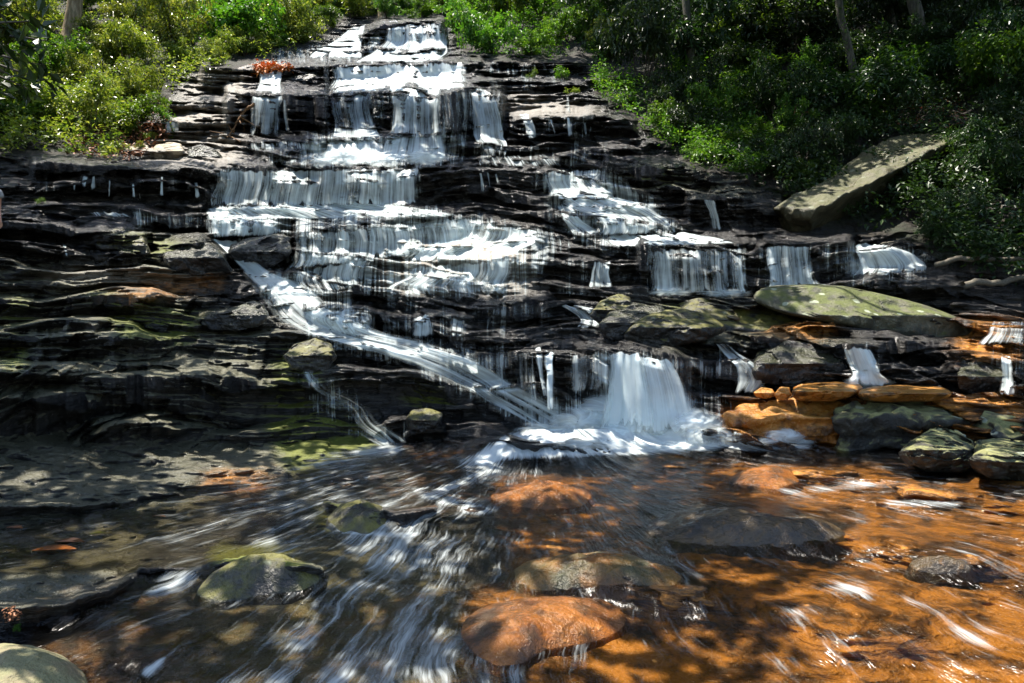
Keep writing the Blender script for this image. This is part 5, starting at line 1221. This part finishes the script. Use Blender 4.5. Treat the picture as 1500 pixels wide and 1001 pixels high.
# overhanging bough with large dark leaves at the top left corner, close to the eye
be = bpy.data.objects.new("overhanging_bough", None); col.objects.link(be)
b0 = world_pt(-160, 40, 4.3); be.location = Vector(b0.tolist()); tag(be, "dark leafy bough hanging into the top left corner close to the eye", "branch")
tips = [world_pt(a, b, c) - b0 for a, b, c in [(10,12,4.2),(20,45,4.3),(55,30,4.5),(70,60,4.4),(25,75,4.1),(60,95,4.5),(15,110,4.2),(-30,60,4.2),(-40,110,4.0),(-60,20,4.3),(40,130,4.6),(65,118,4.6),(-20,140,4.2),(-50,-20,4.2)]]
lv, lf = tubes([(wig((0, 0, 0), t_, 9, 0.01, 30 + k), np.linspace(0.02, 0.003, 9)) for k, t_ in enumerate(tips)], 6)
obj("twigs", mesh_np("twigs", lv, lf), M_TWIG, be)
tc = np.concatenate([np.array(tips), np.array(tips) * 0.9 + RNG.normal(0, 0.04, (len(tips), 3))]); ax = RNG.normal(0, 0.5, tc.shape) + [0.5, 0, 0.2]; ax /= np.linalg.norm(ax, axis=1, keepdims=True)
cv, cf, ct = leaf_cloud(tc, ax, 6, 0.12, 33, 2.0, 0.5, 0.25)
obj("leaves", mesh_np("leaves", cv, cf, dict(tone=ct), smooth=False), G_DRK, be)

# leaf litter and fallen leaves
M_LEAF_O = plain_material("orange_dead_leaf", (0.55, 0.17, 0.02), 0.55, 0.4, 25)
M_LEAF_B = plain_material("brown_dead_leaf", (0.30, 0.12, 0.05), 0.6, 0.5, 25)
M_LEAF_G = plain_material("yellow_green_leaf", (0.38, 0.42, 0.08), 0.5, 0.3, 25)
def litter(name, poly, n, size, mat, seed, label, cat):
    r = np.random.default_rng(seed); xs = [p[0] for p in poly]; ys = [p[1] for p in poly]; pts = []
    while len(pts) < n:
        q = (r.uniform(min(xs), max(xs)), r.uniform(min(ys), max(ys)))
        if inside(q, poly): pts.append(q)
    q = np.array(pts); C = world_pt(q[:, 0], q[:, 1], lookup(YD, q[:, 0], q[:, 1]) - 0.08)
    ax = r.normal(0, 0.3, C.shape) + [0, -0.5, 1]; ax /= np.linalg.norm(ax, axis=1, keepdims=True)
    v, f, t_ = leaf_cloud(C, ax, 2, size, seed, 2.0, 0.3, 0.4)
    o = obj(name, mesh_np(name, v, f, dict(tone=t_), smooth=False), mat)
    return tag(o, label, cat, kind='stuff')
litter("leaf_litter", [(370,98),(380,95),(425,97),(428,101),(400,104),(375,105)], 260, 0.16, M_LEAF_O, 3, "drift of bright orange leaves caught above the narrow left fall", "leaf litter")
litter("leaf_litter", [(145,165),(245,150),(250,200),(190,235),(90,225)], 900, 0.12, M_LEAF_B, 5, "brown dead leaves scattered over the left bank above the ledge", "leaf litter")
litter("leaf_litter", [(1290,130),(1420,120),(1420,190),(1300,190)], 300, 0.12, M_LEAF_B, 7, "brown dead leaves on the hillside above the slab", "leaf litter")
litter("leaf_litter", [(0,895),(24,888),(30,905),(5,915)], 40, 0.022, M_LEAF_B, 9, "wet brown leaves packed beside the tan corner boulder", "leaf litter")
def fallen_leaf(label, px, py, len_px, rot, mat, lobes=False):
    Y = float(np.minimum(lookup(YD, px, py), lookup(YS, px, py))) - 0.05; L = len_px * Y / F; n = 15
    t_ = np.linspace(0, 1, n); w = 0.22 * np.sin(np.pi * t_ ** 0.8) ** 0.9 * (1 + (0.35 * np.sin(t_ * 22) if lobes else 0))
    up_ = np.array([[0, 0, 1.0]]); th = math.radians(rot); d = np.array([math.cos(th), -math.sin(th), 0]); s_ = np.array([math.sin(th), math.cos(th), 0])
    mid = (t_ - 0.5)[:, None] * d * L; z = 0.06 * L * np.sin(np.pi * t_)[:, None] * up_
    V = np.stack([mid - s_ * (w * L)[:, None] + z + up_ * 0.03 * L, mid + z, mid + s_ * (w * L)[:, None] + z + up_ * 0.03 * L], 1)
    th_ = 0.004 * up_
    V2 = np.concatenate([V.reshape(-1, 3), V.reshape(-1, 3) - th_])
    f = grid_faces(n, 3); f = np.concatenate([f, f[:, ::-1] + n * 3])
    tag(obj("fallen_leaf", mesh_np("fallen_leaf", V2, f), mat, None, Vector(world_pt(px, py, Y).tolist())), label, "leaf")
fallen_leaf("long orange leaf lying on the wet left slab, the nearer of two", 80, 807, 62, -6, M_LEAF_O)
fallen_leaf("dull orange-brown leaf lying on the wet left slab, the farther of two", 102, 795, 48, 4, M_LEAF_B)
fallen_leaf("yellow-green leaf on the left slab by the dark crack", 143, 782, 22, -20, M_LEAF_G)
fallen_leaf("red-brown lobed leaf at the crack by the left edge", 22, 774, 30, 15, M_LEAF_B, True)
fallen_leaf("small tan leaf on the left slab beside the orange patch", 233, 757, 22, 10, M_LEAF_B)

# pale lichen discs on the long mossy boulder are in its stone; one bright patch is a leaf-shaped crust
# ------------------------------------------------------------------ the person half out of the picture at the left edge: a hand shows
M_SKIN = plain_material("skin", (0.50, 0.27, 0.18), 0.5, 0.12, 30)
M_SHIRT = plain_material("grey_shirt", (0.30, 0.31, 0.33), 0.85, 0.15, 60)
M_SHORTS = plain_material("dark_shorts", (0.03, 0.035, 0.05), 0.85, 0.2, 60)
M_HAIR = plain_material("brown_hair", (0.05, 0.03, 0.018), 0.6, 0.3, 80)
def skinned(name, verts, edges, radii, mat, root, sub=2, loc=None, parent=None):
    me = bpy.data.meshes.new(name); me.from_pydata(verts, edges, [])
    o = obj(name, me, mat, parent, loc)
    m = o.modifiers.new("skin", 'SKIN'); m.use_smooth_shade = True
    for k, r in enumerate(radii): me.skin_vertices[0].data[k].radius = (r, r) if not isinstance(r, tuple) else r
    for k in range(len(verts)): me.skin_vertices[0].data[k].use_root = (k == root)
    s = o.modifiers.new("sub", 'SUBSURF'); s.levels = sub; s.render_levels = sub
    return o
hand = world_pt(1.5, 327, 12.4)                         # knuckles just inside the left edge
H = Vector(hand.tolist())
# figure stands on the left ledges facing the falls; pelvis-rooted skeleton, hand hanging slightly forward
foot_z = H.z - 0.78
hx, hy = H.x - 0.30, H.y + 0.05
J = dict(pelvis=(0,0,.93), waist=(0,0,1.08), chest=(0,.02,1.32), neck=(0,.03,1.50), head=(0.01,.02,1.60), crown=(0.01,.01,1.74),
         hipR=(.10,0,.90), kneeR=(.12,-.05,.50), ankR=(.13,.02,.09), toeR=(.15,-.15,.04), hipL=(-.10,0,.90), kneeL=(-.12,-.02,.50), ankL=(-.13,.04,.09), toeL=(-.15,-.13,.04),
         shR=(.19,.03,1.43), elR=(.12,.12,1.13), wrR=(.255,-.02,.90), paR=(.295,-.05,.82), shL=(-.19,.03,1.43), elL=(-.25,.05,1.13), wrL=(-.26,-.02,.88), paL=(-.26,-.04,.80))
nm = list(J); ix = {k: i for i, k in enumerate(nm)}
E = [("pelvis","waist"),("waist","chest"),("chest","neck"),("neck","head"),("head","crown"),("pelvis","hipR"),("hipR","kneeR"),("kneeR","ankR"),("ankR","toeR"),("pelvis","hipL"),("hipL","kneeL"),("kneeL","ankL"),("ankL","toeL"),("chest","shR"),("shR","elR"),("elR","wrR"),("wrR","paR"),("chest","shL"),("shL","elL"),("elL","wrL"),("wrL","paL")]
Rd = dict(pelvis=(.15,.11), waist=(.13,.10), chest=(.16,.11), neck=.058, head=(.078,.095), crown=(.06,.075), hipR=.085, kneeR=.058, ankR=.04, toeR=.035, hipL=.085, kneeL=.058, ankL=.04, toeL=.035, shR=.055, elR=.042, wrR=(.028,.024), paR=(.040,.018), shL=.055, elL=.042, wrL=(.028,.024), paL=(.040,.018))
V = [J[k] for k in nm]; R = [Rd[k] for k in nm]; Ed = [(ix[a], ix[b]) for a, b in E]
for side, pal, sx in (("R", J["paR"], 1), ("L", J["paL"], -1)):
    for q, (dx, ln) in enumerate(((-.026,.078),(-.009,.088),(.009,.082),(.025,.064))):
        b = len(V); p = Vector(pal) + Vector((0, dx, -.02))
        V += [tuple(p), tuple(p + Vector((0, -.008, -ln * .5))), tuple(p + Vector((-.012 * sx, -.020, -ln)))]; R += [.011, .0095, .0075]
        Ed += [(ix["pa" + side], b), (b, b + 1), (b + 1, b + 2)]
    b = len(V); p = Vector(pal) + Vector((-.006 * sx, -.036, .03)); V += [tuple(p), tuple(p + Vector((-.01 * sx, -.024, -.035))), tuple(p + Vector((-.016 * sx, -.026, -.065)))]; R += [.012, .0105, .008]
    Ed += [(ix["pa" + side], b), (b, b + 1), (b + 1, b + 2)]
org = Vector((H.x - 0.295, H.y + 0.05, H.z - 0.82))
pe = skinned("person", V, Ed, R, M_SKIN, 0, 2, org)
tag(pe, "person mostly beyond the left edge, only one hanging hand in view", "person")
def wear(name, keys, edges, grow, mat):
    i2 = {k: i for i, k in enumerate(keys)}
    rr2 = [tuple(np.array(Rd[k] if isinstance(Rd[k], tuple) else (Rd[k], Rd[k])) + grow) for k in keys]
    return skinned(name, [J[k] for k in keys], [(i2[a], i2[b]) for a, b in edges], rr2, mat, 0, 2, None, pe)
J["sleeveR"] = (.23,.035,1.28); J["sleeveL"] = (-.22,.04,1.28); Rd["sleeveR"] = .05; Rd["sleeveL"] = .05
J["thR"] = (.115,-.03,.60); J["thL"] = (-.115,-.015,.60); Rd["thR"] = .07; Rd["thL"] = .07
J["collar"] = (0,.028,1.455); Rd["collar"] = .062
wear("shirt", ["chest","waist","collar","shR","sleeveR","shL","sleeveL"], [("chest","waist"),("chest","collar"),("chest","shR"),("shR","sleeveR"),("chest","shL"),("shL","sleeveL")], 0.012, M_SHIRT)
wear("shorts", ["pelvis","hipR","thR","hipL","thL"], [("pelvis","hipR"),("hipR","thR"),("pelvis","hipL"),("hipL","thL")], 0.014, M_SHORTS)
hv = skinned("hair", [(0.01,.03,1.66),(0.01,.035,1.74),(0.01,.075,1.62)], [(0,1),(0,2)], [(.085,.095),(.06,.07),(.05,.05)], M_HAIR, 0, 2, None, pe)
